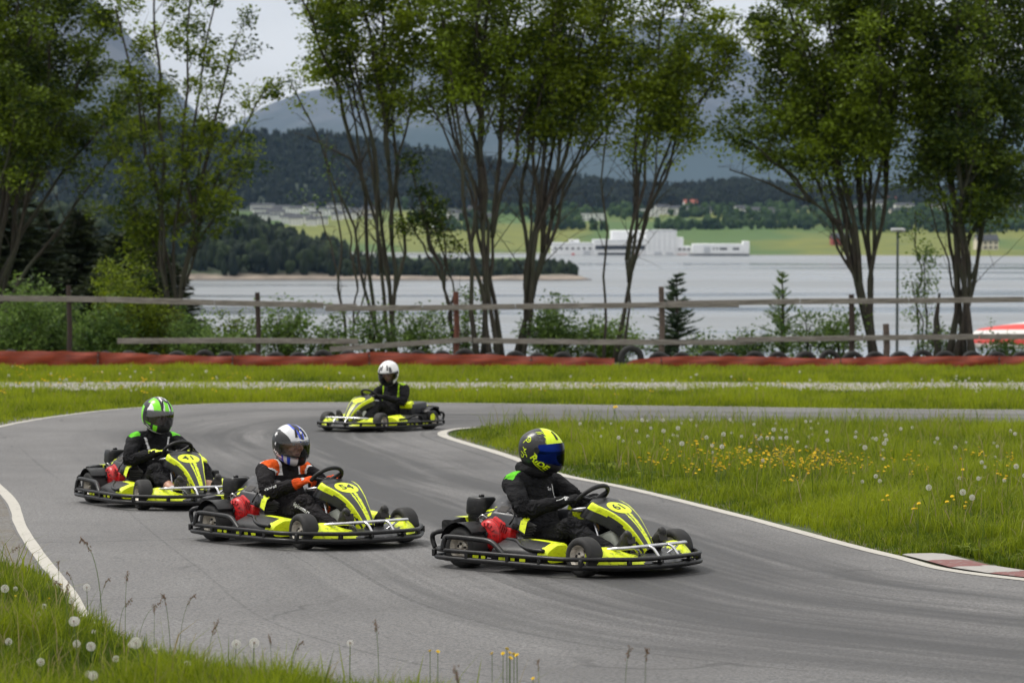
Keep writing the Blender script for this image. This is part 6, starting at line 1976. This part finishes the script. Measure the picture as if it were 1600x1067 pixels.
def l61(root, bv):
    decal('chest_logo', bv, *stroke_shape([[(-.6, .2), (0, .5), (.2, 0), (-.2, -.3), (.7, -.4), (1.6, -.35)], [(.4, -.1), (1.5, .0)]], .2), Vector((-.21, .05, .53)), (-.1, 1, 0), (-.4, 0, .9), .022, white_cl, root, 1, .003, .2)
    decal('glove_mark', bv, *stroke_shape([[(-1.5, -.8), (-.4, -.2), (.2, .5)], [(0, .6), (.5, -.6)], [(.4, .6), (.8, -.5)], [(-.1, .1), (1, .3)]], .22), Vector((.09, -.165, .475)), (.9, .2, .1), (-.1, .5, .9), .030, white_cl, root, 1, .003, .1)
    decal('chest_stripe', bv, *stroke_shape([[(0, 1.6), (.1, .4), (-.1, -1.2)]], .35), Vector((-.22, .12, .50)), (-.2, 1, 0), (-.3, 0, .95), .035, white_cl, root, 1, .003, .2)
d1 = make_person('driver of the nearest kart in black suit with green shoulder patch and yellow black helmet', dict(headM=head_matrix((-.262, 0, .782), R(21), R(6)), wr_r=(.060, -.150, .450), grip_r=(.155, -.125, .48)), [suit_black, glove_black, shoe_mat, skin, suit_black, green_cl], z61, h61, logos=l61)
MB().tube([(-.325 + .098 * math.cos(a), .10 * math.sin(a), .648 - .018 * math.cos(a)) for a in np.linspace(0, 2 * math.pi, 24, endpoint=False)], .036, 12, closed=True).build('neck_brace', glove_black, d1, 180)

# ---------------- driver of kart 54: charcoal suit, orange shoulders and gloves, silver blue helmet
def h54(root, H):
    def sm(az, el):
        y = math.cos(R(el)) * math.sin(R(az)); x = math.cos(R(el)) * math.cos(R(az)); a = abs(az)
        if el < -24 and a < 66: return 3 if (34 < a < 44) or (58 < a) else (0 if a < 12 else 1)
        if el < -30: return 3 if 66 < a < 92 and el < -40 else (1 if 66 < a < 105 and el > -36 else 0)
        if el > 14:
            w = abs(y)
            if x > -.62 and w < .10 + .05 * math.sin(x * 6): return 0
            if x > -.6 and w < .19 + .05 * math.sin(x * 5): return 3
            if w < .56 + .10 * math.sin(x * 3 + 1) and x > -.55: return 1
            if x < -.4 and w < .4: return 2
            return 0
        if a > 75 and a < 105 and el > -20: return 0
        return 0
    def gr(put):
        put('star_emblem', *STAR, -112, 34, .026, h_white, 1, -10)
        put('star_emblem', STAR[0], STAR[1], 112, 34, .026, h_white, 1, 10)
        V, F = text_shape('MT', .3, .03)
        put('lettering', V, F, -100, -24, .040, h_white, 1.2, -30); put('lettering', V, F, 100, -24, .040, h_white, 1.2, 30)
        V, F = text_shape('b', .2, .03); put('lettering', V, F, 3, 46, .040, h_white, 1.2, 0)
        put('lettering', *stroke_shape([[(-1, -.1), (-.4, .1), (.2, -.1), (1, .1)]], .35), -2, 22, .045, h_white, 1, 0)
        V, F = disc_shape(20, 1, 1, 2); put('pivot_cap', V, F, -96, 4, .013, h_silver, 1, 0)
    helmet_parts(root, H, [h_black, h_silver, h_grey, h_blue], sm, visor_clear, (-22, 17), 0, gr, 1.06)
def z54(p, n, S):
    z = base_zone(p, n, S)
    if z: return z
    for s, sh in zip((-1, 1), S['sh']):
        q = p - sh
        u_ = abs(q.x - .030); w_ = q.y * s
        if p.z > sh.z - .03 and -.088 < w_ < .045 and u_ < .062 and n.z > -.2 and (n.x > .1 or n.z > .3):
            return 5 if (w_ > -.068 and u_ < .050) else 6
    if abs(p.y + .0) > .06 and p.z < .36 and p.x < .1 and p.x > -.16 and abs(n.y) > .3 and n.z < .2 and abs(p.y) < .12: return 5
    return 0
def l54(root, bv):
    V, F = text_shape('alpinestars', .15, .02)
    decal('leg_lettering', bv, V, F, Vector((.235, -.275, .275)), (.9, .12, -.36), (.30, .40, .85), .044, white_cl, root, 1.0, .003, .2)
    V, F = text_shape('alpine', .2, .02)
    decal('sleeve_lettering', bv, V, F, Vector((-.075, -.335, .42)), (.80, .42, .30), (-.35, .25, .88), .040, white_cl, root, 1.05, .003, .15)
    decal('glove_mark', bv, *stroke_shape([[(-.8, .6), (.1, .4), (.2, -.6)], [(-.4, .1), (.5, .2), (.6, -.6)]], .34), Vector((.10, -.155, .475)), (.9, .2, .1), (-.1, .5, .9), .024, white_cl, root, 1, .003, .1)
make_person('driver in charcoal suit with orange shoulders and orange gloves, silver and blue helmet', dict(headM=head_matrix((-.245, 0, .718), R(-2), R(10), R(3)), sh=(-.335, .162, .518), waist=(-.305, 0, .29), chest=(-.345, 0, .405), top=(-.345, 0, .505), neck=(-.32, 0, .58), el=(-.13, .295, .365), kn=(.195, .205, .295), wr_r=(.060, -.155, .445), grip_r=(.155, -.125, .475)), [suit_purple, glove_orange, shoe_mat, skin, suit_black, orange_cl, white_cl], z54, h54, face=True, logos=l54, wide=.94)

# ---------------- driver of kart 41: bare ankles, white socks, neon green helmet
def h41(root, H):
    def sm(az, el):
        y = math.cos(R(el)) * math.sin(R(az)); x = math.cos(R(el)) * math.cos(R(az)); a = abs(az)
        if a > 105 and -42 < el < 25: return 1
        if el < -46: return 3
        if el < -26: return 1 if 26 < a < 40 else 0
        if el > 15:
            if x > .1 and abs(y) < .22: return 3 if abs(y) > .12 else (2 if x < .5 else 1)
            if abs(y) < .12: return 3
            if abs(y) < .34: return 2 if x < .4 else 0
            if abs(y) < .70 and x > -.2: return 1
            return 3 if x > .15 else 0
        return 0
    def gr(put):
        V, F = text_shape('HHHHH', .1, .04); put('lettering', *stroke_shape([[(-1 + .32 * i, -.4), (-.95 + .32 * i, .4)] for i in range(7)] + [[(-1, .05), (0, .12), (1, .05)]], .2), -64, -26, .032, h_green, 1, -8)
        put('lettering', *stroke_shape([[(-1, 0), (-.3, .1), (.3, -.1), (1, 0)]], .3), -62, -37, .028, h_white, 1, -8)
        V, F = disc_shape(24, 1, .55, 3); put('emblem', V, F, -30, -20, .022, h_red, 1, 0)
        V, F = disc_shape(24, 1, 1, 3); put('emblem', V, F, 8, 60, .02, h_black, 1, 0)
    helmet_parts(root, H, [h_black, h_green, h_grey, h_white], sm, visor_smoke, (-20, 18), 0, gr, 1.09)
def z41(p, n, S):
    for (a, b_) in S['an']:
        t, d = seg_t(p, a, b_)
        if .60 < t < 1.10 and d < .07 and p.x > .3: return 3 if t < .80 else 6
    z = base_zone(p, n, S)
    if z == 1 and n.z > .55 and mnoise.noise(p * 30) > .1: return 7
    if z: return z
    for s, sh in zip((-1, 1), S['sh']):
        q = p - sh
        if q.z > .02 and -.02 < q.y * s < .065 and abs(q.x - .02) < .042: return 5
        if abs(q.y * s + .065 - .25 * (q.z)) < .010 and -.16 < q.z < .03 and n.x > .2: return 6
    return 0
make_person('driver with bare ankles and white socks under a neon green and white helmet', dict(headM=head_matrix((-.235, -.01, .785), R(8), R(12), R(-5)), sh=(-.345, .172, .548), back_r=(-.2, -.3, .9), kn=(.215, .215, .30), kn_l=(.23, .22, .30)), [suit_black, glove_black, shoe_mat, skin, suit_black, green_cl, sock_mat, yel_pl], z41, h41, face=True, short_legs=True)

# ---------------- driver of the far kart: white helmet, lime piping
def hfar(root, H):
    def sm(az, el):
        a = abs(az)
        if el < -18 and a < 40 and el > -44: return 0
        if el > 20 and 26 < a < 44 and el < 46: return 2
        if el < -50: return 2
        return 1
    helmet_parts(root, H, [h_black, h_white, h_grey], sm, visor_clear, (-20, 16), 0, None, 1.15)
def zfar(p, n, S):
    z = base_zone(p, n, S)
    if z: return z
    for s, sh in zip((-1, 1), S['sh']):
        q = p - sh
        if q.z > .03 and -.09 < q.y * s < .03 and abs(q.x - .0) < .045: return 5
        if abs(q.y * s + .050) < .012 and -.20 < q.z < .06 and n.x > .1: return 5
    return 0
make_person('driver of the farthest kart in black suit with lime piping and a white helmet', dict(headM=head_matrix((-.205, .01, .790), R(18), R(22)), kn=(.185, .15, .345), kn_l=(.17, .13, .36)), [suit_black, glove_black, shoe_mat, skin, suit_black, lime_cl], zfar, hfar, face=True)
people = [o for o in COL.objects if o.get('category') == 'person']
for o, pose in zip(people, KART_POSE): o.matrix_world = pose
